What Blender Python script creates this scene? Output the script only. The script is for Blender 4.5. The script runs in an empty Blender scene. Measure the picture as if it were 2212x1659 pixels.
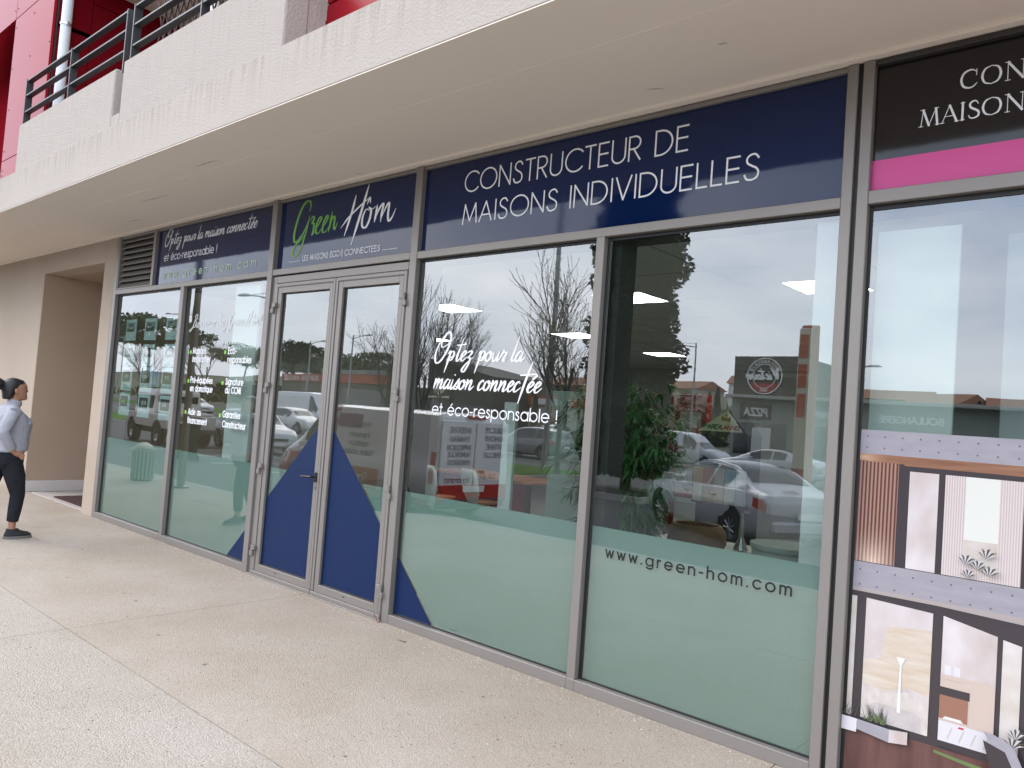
# Shopfront under a balcony, street mirrored in its glass.  X runs along the facade, Y into the shop, Z up (metres).
import bpy, math, random
import numpy as np
from mathutils import Vector, Matrix, noise as mnoise
R = math.radians
scene = bpy.context.scene
C = scene.collection

# ---------------------------------------------------------------- camera
CAM = Vector((0.0, -3.80519, 1.60))
yaw, pitch, roll = -0.721360, 0.0416215, 0.0737891
fw = Vector((math.sin(yaw)*math.cos(pitch), math.cos(yaw)*math.cos(pitch), math.sin(pitch)))
rt0 = Vector((math.cos(yaw), -math.sin(yaw), 0)); up0 = rt0.cross(fw)
rt = math.cos(roll)*rt0 + math.sin(roll)*up0
up = -math.sin(roll)*rt0 + math.cos(roll)*up0
cd = bpy.data.cameras.new('camera'); cam = bpy.data.objects.new('camera', cd); C.objects.link(cam)
cam.matrix_world = Matrix(((rt.x, up.x, -fw.x, CAM.x), (rt.y, up.y, -fw.y, CAM.y), (rt.z, up.z, -fw.z, CAM.z), (0, 0, 0, 1)))
cd.sensor_fit = 'HORIZONTAL'; cd.sensor_width = 36; cd.lens = 1661/2212*36; cd.clip_start = 0.05; cd.clip_end = 1500
scene.camera = cam

# ---------------------------------------------------------------- world: hazy bright overcast over a Nishita sky
SUN_EL, SUN_AZ = R(36), R(228)          # azimuth measured from +Y towards +X
w = bpy.data.worlds.new('World'); scene.world = w; w.use_nodes = True
nt = w.node_tree; nt.nodes.clear()
def N(t, **k):
    n = nt.nodes.new(t)
    for a, b in k.items(): setattr(n, a, b)
    return n
out = N('ShaderNodeOutputWorld'); bg = N('ShaderNodeBackground'); bg.inputs[1].default_value = 0.10
sky = N('ShaderNodeTexSky', sky_type='NISHITA', sun_disc=False, sun_elevation=SUN_EL, sun_rotation=SUN_AZ, air_density=1.0, dust_density=2.0, ozone_density=1.0)
tc = N('ShaderNodeTexCoord'); mp = N('ShaderNodeMapping'); mp.inputs['Scale'].default_value = (1.6, 1.6, 4.5)
n1 = N('ShaderNodeTexNoise'); n1.inputs['Scale'].default_value = 1.7; n1.inputs['Detail'].default_value = 6; n1.inputs['Roughness'].default_value = 0.55
cr = N('ShaderNodeValToRGB'); cr.color_ramp.elements[0].position = 0.32; cr.color_ramp.elements[1].position = 0.68
cr.color_ramp.elements[0].color = (11.5, 13.9, 18.4, 1); cr.color_ramp.elements[1].color = (24.0, 25.0, 27.0, 1)
mx = N('ShaderNodeMix', data_type='RGBA'); mx.inputs[0].default_value = 0.78
L = nt.links.new
L(tc.outputs['Generated'], mp.inputs[0]); L(mp.outputs[0], n1.inputs['Vector']); L(n1.outputs['Fac'], cr.inputs[0])
sxyz = N('ShaderNodeSeparateXYZ'); hz_ = N('ShaderNodeMapRange'); hz_.inputs[1].default_value = 0.0; hz_.inputs[2].default_value = 0.30; hz_.inputs[3].default_value = 0.36; hz_.inputs[4].default_value = 0.0
hzm = N('ShaderNodeMix', data_type='RGBA'); hzm.inputs[7].default_value = (26.0, 26.8, 28.0, 1)     # paler haze towards the horizon
L(tc.outputs['Generated'], sxyz.inputs[0]); L(sxyz.outputs[2], hz_.inputs[0]); L(hz_.outputs[0], hzm.inputs[0]); L(cr.outputs[0], hzm.inputs[6])
L(sky.outputs[0], mx.inputs[6]); L(hzm.outputs[2], mx.inputs[7]); L(mx.outputs[2], bg.inputs[0]); L(bg.outputs[0], out.inputs[0])

# ---------------------------------------------------------------- sun behind the cloud
sl = bpy.data.lights.new('sun', 'SUN'); sl.energy = 1.3; sl.angle = R(40); sl.color = (1.0, 0.95, 0.88)
so = bpy.data.objects.new('sun', sl); C.objects.link(so); so.location = (-20, -40, 60)
sd = Vector((math.sin(SUN_AZ)*math.cos(SUN_EL), math.cos(SUN_AZ)*math.cos(SUN_EL), math.sin(SUN_EL)))
so.rotation_euler = sd.to_track_quat('Z', 'Y').to_euler()
vs = scene.view_settings
vs.view_transform = 'Standard'; vs.look = 'None'; vs.exposure = 0.60; vs.gamma = 1; vs.use_curve_mapping = False
cy = scene.cycles
cy.max_bounces = 10; cy.transparent_max_bounces = 24; cy.glossy_bounces = 5; cy.diffuse_bounces = 6; cy.caustics_reflective = False; cy.caustics_refractive = False
cy.use_denoising = True; cy.sample_clamp_indirect = 6.0
scene.render.film_transparent = False

# ---------------------------------------------------------------- helpers: tags
def tag(o, label=None, cat=None, group=None, kind=None):
    if label: o['label'] = label
    if cat: o['category'] = cat
    if group: o['group'] = group
    if kind: o['kind'] = kind
    return o
def empty(name, loc=(0, 0, 0), rz=0.0, label=None, cat=None, group=None, parent=None):
    o = bpy.data.objects.new(name, None); C.objects.link(o); o.location = loc; o.rotation_euler = (0, 0, rz); o.empty_display_size = 0.1
    if parent: o.parent = parent
    return tag(o, label, cat, group)

# ---------------------------------------------------------------- helpers: materials
MATS = {}
def mat(name, col, rough=0.5, metal=0.0, spec=0.5, var=None, bump=None, coat=0.0, emit=0.0, ior=None, coord='Object', streak=None, stain=None, trans=0.0):
    """var=(scale, amount, second colour or None); bump=(scale, strength, distance); streak=(amount, colour); stain=(scale, threshold, colour)"""
    m = bpy.data.materials.new(name); m.use_nodes = True; nt = m.node_tree; b = nt.nodes['Principled BSDF']
    def n(t, **k):
        q = nt.nodes.new(t)
        for a, c in k.items(): setattr(q, a, c)
        return q
    col = tuple(col)[:3] + (1,)
    b.inputs['Base Color'].default_value = col; b.inputs['Roughness'].default_value = rough; b.inputs['Metallic'].default_value = metal
    b.inputs['Specular IOR Level'].default_value = spec
    if ior: b.inputs['IOR'].default_value = ior
    if coat: b.inputs['Coat Weight'].default_value = coat; b.inputs['Coat Roughness'].default_value = 0.05
    if emit: b.inputs['Emission Color'].default_value = col; b.inputs['Emission Strength'].default_value = emit
    tcn = n('ShaderNodeTexCoord'); src = tcn.outputs[coord]; cur = None
    def mixto(fac, c2):
        nonlocal cur
        mixn = n('ShaderNodeMix', data_type='RGBA')
        if cur is None: mixn.inputs[6].default_value = col
        else: nt.links.new(cur, mixn.inputs[6])
        mixn.inputs[7].default_value = tuple(c2)[:3] + (1,)
        nt.links.new(fac, mixn.inputs[0]); cur = mixn.outputs[2]
    if var:
        t = n('ShaderNodeTexNoise'); t.inputs['Scale'].default_value = var[0]; t.inputs['Detail'].default_value = 5; t.inputs['Roughness'].default_value = 0.6
        nt.links.new(src, t.inputs['Vector'])
        mr = n('ShaderNodeMapRange'); mr.inputs[1].default_value = 0.3; mr.inputs[2].default_value = 0.7; mr.inputs[4].default_value = var[1]
        nt.links.new(t.outputs['Fac'], mr.inputs[0])
        mixto(mr.outputs[0], var[2] if len(var) > 2 and var[2] else [x*0.55 for x in col[:3]])
    if streak:
        mpn = n('ShaderNodeMapping'); mpn.inputs['Scale'].default_value = (9, 9, 0.55); nt.links.new(src, mpn.inputs[0])
        t = n('ShaderNodeTexNoise'); t.inputs['Scale'].default_value = 3.0; t.inputs['Detail'].default_value = 6; nt.links.new(mpn.outputs[0], t.inputs['Vector'])
        mr = n('ShaderNodeMapRange'); mr.inputs[1].default_value = 0.5; mr.inputs[2].default_value = 0.75; mr.inputs[4].default_value = streak[0]
        nt.links.new(t.outputs['Fac'], mr.inputs[0]); mixto(mr.outputs[0], streak[1])
    if stain:
        t = n('ShaderNodeTexNoise'); t.inputs['Scale'].default_value = stain[0]; t.inputs['Detail'].default_value = 8; t.inputs['Roughness'].default_value = 0.65; nt.links.new(src, t.inputs['Vector'])
        mr = n('ShaderNodeMapRange'); mr.inputs[1].default_value = stain[1]; mr.inputs[2].default_value = stain[1]+0.1; mr.inputs[4].default_value = 0.6
        nt.links.new(t.outputs['Fac'], mr.inputs[0]); mixto(mr.outputs[0], stain[2])
    if cur is not None: nt.links.new(cur, b.inputs['Base Color'])
    if bump:
        t = n('ShaderNodeTexNoise'); t.inputs['Scale'].default_value = bump[0]; t.inputs['Detail'].default_value = 4; t.inputs['Roughness'].default_value = 0.65; nt.links.new(src, t.inputs['Vector'])
        bp = n('ShaderNodeBump'); bp.inputs['Strength'].default_value = bump[1]; bp.inputs['Distance'].default_value = bump[2] if len(bump) > 2 else 0.005
        nt.links.new(t.outputs['Fac'], bp.inputs['Height']); nt.links.new(bp.outputs[0], b.inputs['Normal'])
    MATS[name] = m
    return m
def glass(name, tint, ior, wob=0.0):
    """thin glazing: fresnel mirror over a tinted clear sheet, faint roller-wave distortion"""
    m = bpy.data.materials.new(name); m.use_nodes = True; nt = m.node_tree; nt.nodes.clear()
    n = nt.nodes.new; l = nt.links.new
    o = n('ShaderNodeOutputMaterial'); mix = n('ShaderNodeMixShader'); tr = n('ShaderNodeBsdfTransparent'); gl = n('ShaderNodeBsdfGlossy')
    tr.inputs[0].default_value = tuple(tint) + (1,); gl.inputs['Roughness'].default_value = 0.0; gl.inputs[0].default_value = (0.97, 0.99, 1, 1)
    fr = n('ShaderNodeFresnel'); fr.inputs[0].default_value = ior; geo = n('ShaderNodeNewGeometry'); inv = n('ShaderNodeMath'); inv.operation = 'SUBTRACT'; inv.inputs[0].default_value = 1
    mul = n('ShaderNodeMath'); mul.operation = 'MULTIPLY'
    l(geo.outputs['Backfacing'], inv.inputs[1]); l(fr.outputs[0], mul.inputs[0]); l(inv.outputs[0], mul.inputs[1])
    l(mul.outputs[0], mix.inputs[0]); l(tr.outputs[0], mix.inputs[1]); l(gl.outputs[0], mix.inputs[2]); l(mix.outputs[0], o.inputs[0])
    if wob:
        tcn = n('ShaderNodeTexCoord'); t = n('ShaderNodeTexNoise'); t.inputs['Scale'].default_value = 1.3; t.inputs['Detail'].default_value = 1.5
        bp = n('ShaderNodeBump'); bp.inputs['Strength'].default_value = wob; bp.inputs['Distance'].default_value = 0.02
        l(tcn.outputs['Object'], t.inputs['Vector']); l(t.outputs['Fac'], bp.inputs['Height']); l(bp.outputs[0], gl.inputs['Normal'])
    MATS[name] = m
    return m

# ---------------------------------------------------------------- helpers: meshes
class MB:
    """collects faces of one object; every face carries a material index"""
    def __init__(self): self.v = []; self.f = []; self.m = []; self.smooth = False
    def poly(self, pts, m=0):
        b = len(self.v); self.v += [tuple(p) for p in pts]; self.f.append(tuple(range(b, b+len(pts)))); self.m.append(m); return self
    def faces(self, vs, fs, m=0):
        b = len(self.v); self.v += [tuple(p) for p in vs]
        for q in fs: self.f.append(tuple(b+i for i in q)); self.m.append(m)
        return self
    def box(self, x0, x1, y0, y1, z0, z1, m=0):
        if x0 > x1: x0, x1 = x1, x0
        if y0 > y1: y0, y1 = y1, y0
        if z0 > z1: z0, z1 = z1, z0
        vs = [(x, y, z) for z in (z0, z1) for y in (y0, y1) for x in (x0, x1)]
        return self.faces(vs, [(0, 2, 3, 1), (4, 5, 7, 6), (0, 1, 5, 4), (2, 6, 7, 3), (0, 4, 6, 2), (1, 3, 7, 5)], m)
    def cbox(self, x0, x1, y0, y1, z0, z1, b=0.004, m=0):
        """box with chamfered edges"""
        if x0 > x1: x0, x1 = x1, x0
        if y0 > y1: y0, y1 = y1, y0
        if z0 > z1: z0, z1 = z1, z0
        b = min(b, (x1-x0)*.4, (y1-y0)*.4, (z1-z0)*.4)
        X, Y, Z = (x0, x1), (y0, y1), (z0, z1); vs = []; idx = {}
        for i in (0, 1):
            for j in (0, 1):
                for k in (0, 1):
                    s = [b if q == 0 else -b for q in (i, j, k)]
                    for a in range(3):
                        p = [X[i], Y[j], Z[k]]
                        for c in range(3):
                            if c != a: p[c] += s[c]
                        idx[(i, j, k, a)] = len(vs); vs.append(tuple(p))
        fs = []
        g = lambda i, j, k, a: idx[(i, j, k, a)]
        for s in (0, 1):
            q = [(0, 0), (1, 0), (1, 1), (0, 1)]
            fs.append([g(s, p[0], p[1], 0) for p in (q if s else q[::-1])])
            fs.append([g(p[0], s, p[1], 1) for p in (q[::-1] if s else q)])
            fs.append([g(p[0], p[1], s, 2) for p in (q if s else q[::-1])])
        for i in (0, 1):
            for j in (0, 1):
                e = [g(i, j, 0, 0), g(i, j, 1, 0), g(i, j, 1, 1), g(i, j, 0, 1)]; fs.append(e if i == j else e[::-1])
                e = [g(i, 0, j, 0), g(i, 0, j, 2), g(i, 1, j, 2), g(i, 1, j, 0)]; fs.append(e if i == j else e[::-1])
                e = [g(0, i, j, 1), g(1, i, j, 1), g(1, i, j, 2), g(0, i, j, 2)]; fs.append(e if i == j else e[::-1])
        for i in (0, 1):
            for j in (0, 1):
                for k in (0, 1):
                    e = [g(i, j, k, 0), g(i, j, k, 1), g(i, j, k, 2)]; fs.append(e if (i+j+k) % 2 == 1 else e[::-1])
        return self.faces(vs, fs, m)
    def prism(self, pts, axis, a, b, m=0):
        """polygon pts (2-D) swept along axis 'x','y' or 'z' from a to b"""
        def P(p, t): return {'x': (t, p[0], p[1]), 'y': (p[0], t, p[1]), 'z': (p[0], p[1], t)}[axis]
        n = len(pts)
        return self.faces([P(p, a) for p in pts] + [P(p, b) for p in pts], [tuple(range(n))[::-1], tuple(range(n, 2*n))] + [(i, (i+1) % n, n+(i+1) % n, n+i) for i in range(n)], m)
    def tube(self, pts, rad, n=8, m=0, cap=True):
        """round bar along a polyline; rad is a number or one per point"""
        pts = [Vector(p) for p in pts]; k = len(pts)
        rad = [rad]*k if not hasattr(rad, '__len__') else rad
        vs = []; ref = None
        for i, p in enumerate(pts):
            d = (pts[min(i+1, k-1)]-pts[max(i-1, 0)])
            d = d.normalized() if d.length > 1e-9 else Vector((0, 0, 1))
            if ref is None: ref = d.orthogonal().normalized()
            ref = (ref-d*ref.dot(d)); ref = ref.normalized() if ref.length > 1e-6 else d.orthogonal().normalized()
            s = d.cross(ref)
            for j in range(n):
                a = 2*math.pi*j/n; vs.append(p+rad[i]*(math.cos(a)*ref+math.sin(a)*s))
        fs = [(i*n+j, i*n+(j+1) % n, (i+1)*n+(j+1) % n, (i+1)*n+j) for i in range(k-1) for j in range(n)]
        if cap: fs += [tuple(range(n))[::-1], tuple(range((k-1)*n, k*n))]
        return self.faces(vs, fs, m)
    def lathe(self, prof, c=(0, 0, 0), n=24, m=0, axis='z'):
        """profile of (radius, height) turned about an axis through c"""
        vs = []; k = len(prof)
        for r, h in prof:
            for j in range(n):
                a = 2*math.pi*j/n; q = (r*math.cos(a), r*math.sin(a), h)
                if axis == 'y': q = (q[0], q[2], q[1])
                if axis == 'x': q = (q[2], q[0], q[1])
                vs.append((c[0]+q[0], c[1]+q[1], c[2]+q[2]))
        fs = [(i*n+j, i*n+(j+1) % n, (i+1)*n+(j+1) % n, (i+1)*n+j) for i in range(k-1) for j in range(n)]
        if axis == 'y': fs = [q[::-1] for q in fs]
        return self.faces(vs, fs, m)
    def loft(self, rings, m=0, closed=True, cap=True):
        n = len(rings[0]); k = len(rings); vs = [p for r in rings for p in r]
        fs = [(i*n+j, i*n+(j+1) % n, (i+1)*n+(j+1) % n, (i+1)*n+j) for i in range(k-1) for j in range(n if closed else n-1)]
        if cap and closed: fs += [tuple(range(n))[::-1], tuple(range((k-1)*n, k*n))]
        return self.faces(vs, fs, m)
    def ribbon(self, pts, wid, fr, d, m=0, dz=0.0):
        """flat stroke; pts 2-D, wid per point, fr=(origin, U, V, N), lifted d (+dz along its run)"""
        O, U, V, Nn = fr; k = len(pts); vs = []
        for i in range(k):
            a = pts[max(i-1, 0)]; b = pts[min(i+1, k-1)]; tx, ty = b[0]-a[0], b[1]-a[1]; q = math.hypot(tx, ty) or 1e-9
            nx, ny = -ty/q, tx/q; h = wid[i]/2; ex, ey = 0, 0
            if i == 0: ex, ey = -tx/q*h*.8, -ty/q*h*.8
            if i == k-1: ex, ey = tx/q*h*.8, ty/q*h*.8
            for s in (1, -1):
                x, y = pts[i][0]+s*nx*h+ex, pts[i][1]+s*ny*h+ey
                vs.append(O+U*x+V*y+Nn*(d+dz*i/max(1, k-1)))
        return self.faces(vs, [(2*i, 2*i+1, 2*i+3, 2*i+2) for i in range(k-1)], m)
    def obj(self, name, mats, parent=None, smooth=False, loc=None):
        me = bpy.data.meshes.new(name); me.from_pydata([tuple(p) for p in self.v], [], self.f)
        for q in (mats if isinstance(mats, (list, tuple)) else [mats]): me.materials.append(MATS[q] if isinstance(q, str) else q)
        if len(me.materials) > 1: me.polygons.foreach_set('material_index', self.m)
        if smooth: me.polygons.foreach_set('use_smooth', [True]*len(self.f))
        me.update()
        o = bpy.data.objects.new(name, me); C.objects.link(o)
        if parent: o.parent = parent
        if loc: o.location = loc
        return o
def copy_tree(o, parent=None):
    c = o.copy(); C.objects.link(c); c.parent = parent
    for ch in list(o.children): copy_tree(ch, c)
    return c
def bevel(o, wd=0.004, seg=1):
    b = o.modifiers.new('bevel', 'BEVEL'); b.width = wd; b.segments = seg; b.limit_method = 'ANGLE'; return o
def smooth_ang(o, a=40):
    me = o.data; me.polygons.foreach_set('use_smooth', [True]*len(me.polygons))
    try: me.set_sharp_from_angle(angle=R(a))
    except Exception: pass
    return o
def bake(o, *mods):
    """apply modifiers by taking the evaluated mesh"""
    dg = bpy.context.evaluated_depsgraph_get(); me = bpy.data.meshes.new_from_object(o.evaluated_get(dg)); o.modifiers.clear(); o.data = me; return o
# ---------------------------------------------------------------- lettering: stroke alphabets drawn for this scene
def arc(cx, cy, rx, ry, a0, a1, n=14): return [(cx+rx*math.cos(R(a0+(a1-a0)*i/n)), cy+ry*math.sin(R(a0+(a1-a0)*i/n))) for i in range(n+1)]
def crom(P, k=7):
    """smooth curve through points"""
    if len(P) < 3: return list(P)
    o = []; Q = [(2*P[0][0]-P[1][0], 2*P[0][1]-P[1][1])]+list(P)+[(2*P[-1][0]-P[-2][0], 2*P[-1][1]-P[-2][1])]
    for i in range(1, len(Q)-2):
        for j in range(k):
            t = j/k; a, b, c, d = Q[i-1], Q[i], Q[i+1], Q[i+2]
            o.append(tuple(.5*((2*b[q])+(-a[q]+c[q])*t+(2*a[q]-5*b[q]+4*c[q]-d[q])*t*t+(-a[q]+3*b[q]-3*c[q]+d[q])*t**3) for q in (0, 1)))
    return o+[P[-1]]
def dot(x, y, r=.035): return [(x-r*.4, y), (x+r*.4, y)]
# geometric sans, capital height 1, x-height .7 : glyph = (advance, strokes)
S_ = crom([(.47, .84), (.36, .98), (.2, .98), (.08, .86), (.09, .68), (.24, .55), (.4, .44), (.48, .28), (.43, .08), (.26, 0), (.09, .04), (.01, .2)])
s_ = crom([(.29, .58), (.2, .69), (.08, .67), (.03, .55), (.1, .43), (.22, .35), (.31, .24), (.28, .08), (.16, 0), (.05, .03), (0, .13)])
OC = lambda cx, r, cy=.35, ry=.35: arc(cx, cy, r, ry, 90, 450, 26)
SANS = {
 'A': (.74, [[(0, 0), (.36, 1), (.72, 0)], [(.12, .33), (.6, .33)]]), 'B': (.54, [[(0, 0), (0, 1)], [(0, 1), (.2, 1)]+arc(.2, .77, .23, .23, 90, -90)+[(0, .54)], [(0, .54), (.24, .54)]+arc(.24, .27, .27, .27, 90, -90)+[(0, 0)]]),
 'C': (.82, [arc(.5, .5, .48, .5, 42, 318, 26)]), 'D': (.72, [[(0, 0), (0, 1)], [(0, 1), (.2, 1)]+arc(.2, .5, .5, .5, 90, -90, 20)+[(0, 0)]]),
 'E': (.46, [[(.44, 1), (0, 1), (0, 0), (.44, 0)], [(0, .53), (.42, .53)]]), 'G': (.9, [arc(.5, .5, .48, .5, 42, 340, 26)+[(.97, .46), (.55, .46)]]),
 'H': (.62, [[(0, 0), (0, 1)], [(.6, 0), (.6, 1)], [(0, .53), (.6, .53)]]), 'I': (.04, [[(.02, 0), (.02, 1)]]), 'K': (.58, [[(0, 0), (0, 1)], [(.52, 1), (0, .42)], [(.18, .62), (.56, 0)]]),
 'L': (.38, [[(0, 1), (0, 0), (.38, 0)]]), 'M': (.84, [[(0, 0), (.1, 1), (.42, .12), (.74, 1), (.84, 0)]]), 'N': (.66, [[(0, 0), (0, 1), (.64, 0), (.64, 1)]]),
 'O': (.98, [OC(.49, .49, .5, .5)]), 'P': (.5, [[(0, 0), (0, 1)], [(0, 1), (.22, 1)]+arc(.22, .74, .27, .26, 90, -90)+[(0, .48)]]),
 'Q': (.98, [OC(.49, .49, .5, .5), [(.6, .25), (.95, -.06)]]), 'R': (.52, [[(0, 0), (0, 1)], [(0, 1), (.22, 1)]+arc(.22, .74, .27, .26, 90, -90)+[(0, .48)], [(.2, .48), (.5, 0)]]),
 'S': (.5, [S_]), 'T': (.5, [[(0, 1), (.5, 1)], [(.25, 1), (.25, 0)]]), 'U': (.6, [[(0, 1), (0, .3)]+arc(.3, .3, .3, .3, 180, 360)+[(.6, 1)]]),
 'V': (.66, [[(0, 1), (.33, 0), (.66, 1)]]), 'W': (.98, [[(0, 1), (.24, 0), (.49, .9), (.74, 0), (.98, 1)]]), 'X': (.6, [[(0, 0), (.58, 1)], [(0, 1), (.6, 0)]]), 'Z': (.56, [[(.02, 1), (.54, 1), (0, 0), (.56, 0)]]),
 'a': (.68, [OC(.33, .33), [(.66, .7), (.66, 0)]]), 'b': (.68, [[(0, 1.02), (0, 0)], OC(.34, .33)]), 'c': (.6, [arc(.34, .35, .33, .35, 45, 315, 22)]), 'd': (.68, [OC(.33, .33), [(.66, 1.02), (.66, 0)]]),
 'e': (.68, [[(.02, .36), (.67, .36)]+arc(.345, .35, .33, .35, 2, 318, 24)]), 'f': (.3, [crom([(.3, 1.0), (.18, 1.0), (.12, .88), (.12, .6), (.12, 0)]), [(0, .66), (.28, .66)]]),
 'g': (.68, [OC(.33, .33), [(.66, .7), (.66, .0)]+crom([(.66, -.02), (.6, -.2), (.35, -.28), (.08, -.18)])]), 'h': (.54, [[(0, 1.02), (0, 0)], arc(.26, .42, .26, .27, 170, 0)+[(.52, 0)]]),
 'i': (.04, [[(.02, .68), (.02, 0)], dot(.02, .9)]), 'l': (.04, [[(.02, 1.02), (.02, 0)]]), 'm': (.84, [[(0, .69), (0, 0)], arc(.2, .45, .2, .24, 170, 0)+[(.4, 0)], arc(.61, .45, .21, .24, 175, 0)+[(.82, 0)]]),
 'n': (.54, [[(0, .69), (0, 0)], arc(.26, .42, .26, .27, 170, 0)+[(.52, 0)]]), 'o': (.68, [OC(.34, .34)]), 'p': (.68, [[(0, .69), (0, -.3)], OC(.34, .33)]), 'q': (.68, [OC(.33, .33), [(.66, .69), (.66, -.3)]]),
 'r': (.27, [[(0, .69), (0, 0)], crom([(0, .42), (.08, .62), (.18, .69), (.27, .66)])]), 's': (.34, [s_]), 't': (.3, [[(.14, .96), (.14, 0)], [(0, .66), (.3, .66)]]),
 'u': (.52, [[(0, .69), (0, .27)]+arc(.26, .27, .26, .27, 180, 350)+[(.52, .69)], [(.52, .69), (.52, 0)]]), 'v': (.5, [[(0, .69), (.25, 0), (.5, .69)]]), 'w': (.78, [[(0, .69), (.2, 0), (.39, .62), (.58, 0), (.78, .69)]]), 'z': (.42, [[(.02, .67), (.4, .67), (0, .02), (.42, .02)]]),
 '-': (.26, [[(0, .36), (.26, .36)]]), '.': (.06, [dot(.03, .03)]), '!': (.06, [[(.03, 1), (.03, .28)], dot(.03, .03)]), ' ': (.3, []),
 '0': (.6, [OC(.3, .3, .5, .5)]), '4': (.6, [[(.46, 0), (.46, 1), (0, .28), (.6, .28)]]), '6': (.6, [crom([(.42, 1), (.14, .6), (.02, .34)])+[], OC(.3, .28, .29, .29)]), '7': (.54, [[(0, .98), (.54, .98), (.14, 0)]]),
}
SANS['é'] = (.68, SANS['e'][1]+[[(.3, .82), (.46, 1.0)]])
# brush script, x-height .4, ascender 1
SCR = {
 'O': (.66, [crom([(.44, .98), (.24, .92), (.06, .6), (.02, .25), (.14, -.04), (.34, .02), (.52, .4), (.55, .8), (.42, 1.03), (.28, .95), (.17, .66), (.26, .5), (.5, .62), (.72, .86)])]),
 'p': (.36, [crom([(.0, .3), (.1, .42), (.09, .1), (.05, -.5)]), crom([(.08, .2), (.18, .4), (.29, .34), (.27, .1), (.17, .02), (.1, .1), (.22, .16), (.38, .2)])]),
 't': (.3, [crom([(.22, .95), (.16, .45), (.14, .08), (.22, .0), (.36, .18)]), [(.0, .66), (.42, .7)]]), 'T': (.3, [crom([(.24, 1.2), (.16, .45), (.12, -.45)]), [(-.12, .66), (.54, .72)]]),
 'e': (.3, [crom([(.0, .12), (.14, .2), (.24, .34), (.16, .42), (.06, .26), (.08, .05), (.18, .0), (.34, .18)])]), 'é': (.3, [crom([(.0, .12), (.14, .2), (.24, .34), (.16, .42), (.06, .26), (.08, .05), (.18, .0), (.34, .18)]), [(.16, .52), (.3, .66)]]),
 'z': (.34, [crom([(.02, .34), (.12, .41), (.24, .36), (.1, .12), (.2, .14), (.22, -.06), (.1, -.44), (-.04, -.4), (.08, -.14), (.36, .16)])]),
 'o': (.32, [crom([(.18, .4), (.06, .34), (.02, .12), (.12, .0), (.24, .12), (.25, .34), (.16, .41), (.2, .3), (.36, .32)])]), 'ô': (.32, [crom([(.18, .4), (.06, .34), (.02, .12), (.12, .0), (.24, .12), (.25, .34), (.16, .41), (.2, .3), (.36, .32)]), [(.04, .52), (.16, .72), (.26, .54)]]),
 'u': (.36, [crom([(.04, .4), (.04, .12), (.12, .0), (.24, .16), (.29, .4)]), crom([(.29, .4), (.26, .1), (.3, .01), (.42, .16)])]),
 'r': (.27, [crom([(.0, .06), (.09, .34), (.12, .46), (.15, .36), (.25, .37), (.25, .26), (.19, .08), (.24, .0), (.34, .14)])]),
 'l': (.2, [crom([(.12, .98), (.08, .4), (.06, .08), (.12, .0), (.26, .16)])]), 'a': (.36, [crom([(.25, .36), (.14, .41), (.04, .24), (.04, .06), (.12, .0), (.24, .18), (.29, .4)]), crom([(.29, .4), (.25, .1), (.3, .01), (.42, .16)])]),
 'm': (.52, [crom([(.03, .36), (.06, .4), (.05, .0)]), crom([(.06, .12), (.16, .38), (.22, .36), (.2, .0)]), crom([(.21, .12), (.32, .38), (.39, .35), (.38, .06), (.43, .0), (.56, .16)])]),
 'i': (.17, [crom([(.06, .4), (.04, .08), (.1, .0), (.22, .16)]), dot(.1, .6, .04)]), 's': (.26, [crom([(.0, .1), (.14, .3), (.2, .44), (.22, .2), (.18, .02), (.06, .02), (.04, .12), (.2, .12), (.32, .2)])]),
 'n': (.38, [crom([(.03, .36), (.06, .4), (.05, .0)]), crom([(.06, .12), (.18, .38), (.25, .36), (.24, .06), (.29, .0), (.42, .16)])]), 'c': (.27, [crom([(.23, .33), (.17, .41), (.05, .28), (.04, .08), (.12, .0), (.32, .18)])]),
 'h': (.36, [crom([(.1, .96), (.06, .4), (.03, .0)]), crom([(.05, .12), (.17, .38), (.24, .34), (.23, .06), (.28, .0), (.4, .16)])]), 'v': (.32, [crom([(.03, .38), (.1, .38), (.12, .04), (.22, .16), (.27, .42), (.36, .36)])]),
 'B': (.5, [crom([(.16, .96), (.12, .4), (.02, .0), (-.18, -.26), (-.3, -.2), (-.1, 0)]), crom([(.0, .78), (.24, 1.0), (.4, .86), (.3, .6), (.14, .52), (.36, .44), (.38, .16), (.2, .0), (.08, .08)])]),
 'G': (.5, [crom([(.44, .74), (.4, .98), (.26, .98), (.08, .6), (.04, .14), (.14, .0), (.3, .16), (.42, .44), (.38, .1), (.28, -.3), (.1, -.46), (.0, -.34), (.14, -.12), (.46, .16)])]),
 'H': (.66, [crom([(.2, .86), (.12, .4), (.04, -.1)]), crom([(.52, 1.1), (.42, .5), (.3, -.3)]), crom([(-.1, .1), (.2, .36), (.5, .56), (.62, .66)])]),
 'V': (.6, [crom([(.0, .8), (.12, .95), (.16, .6), (.2, .0), (.36, .5), (.56, 1.0)])]), '!': (.14, [[(.1, .9), (.05, .28)], dot(.03, .03, .05)]), '-': (.2, [[(.02, .26), (.16, .26)]]), ' ': (.24, []),
}
SCR['O'] = (.70, [[(x*1.12, y*1.24-.04) for x, y in SCR['O'][1][0]]])
def lay(txt, font, gap):
    """strokes of a line of text laid from x=0; returns strokes, width"""
    x = 0; o = []
    for ch in txt:
        adv, st = font.get(ch, font.get(ch.lower(), (.3, [])))
        o += [[(p[0]+x, p[1]) for p in s] for s in st]; x += adv+gap
    return o, x-gap
FRONT = (Vector((1, 0, 0)), Vector((0, 0, 1)), Vector((0, -1, 0)))      # text read from the street
BACK = (Vector((-1, 0, 0)), Vector((0, 0, 1)), Vector((0, 1, 0)))       # text on things that face the shop
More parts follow.
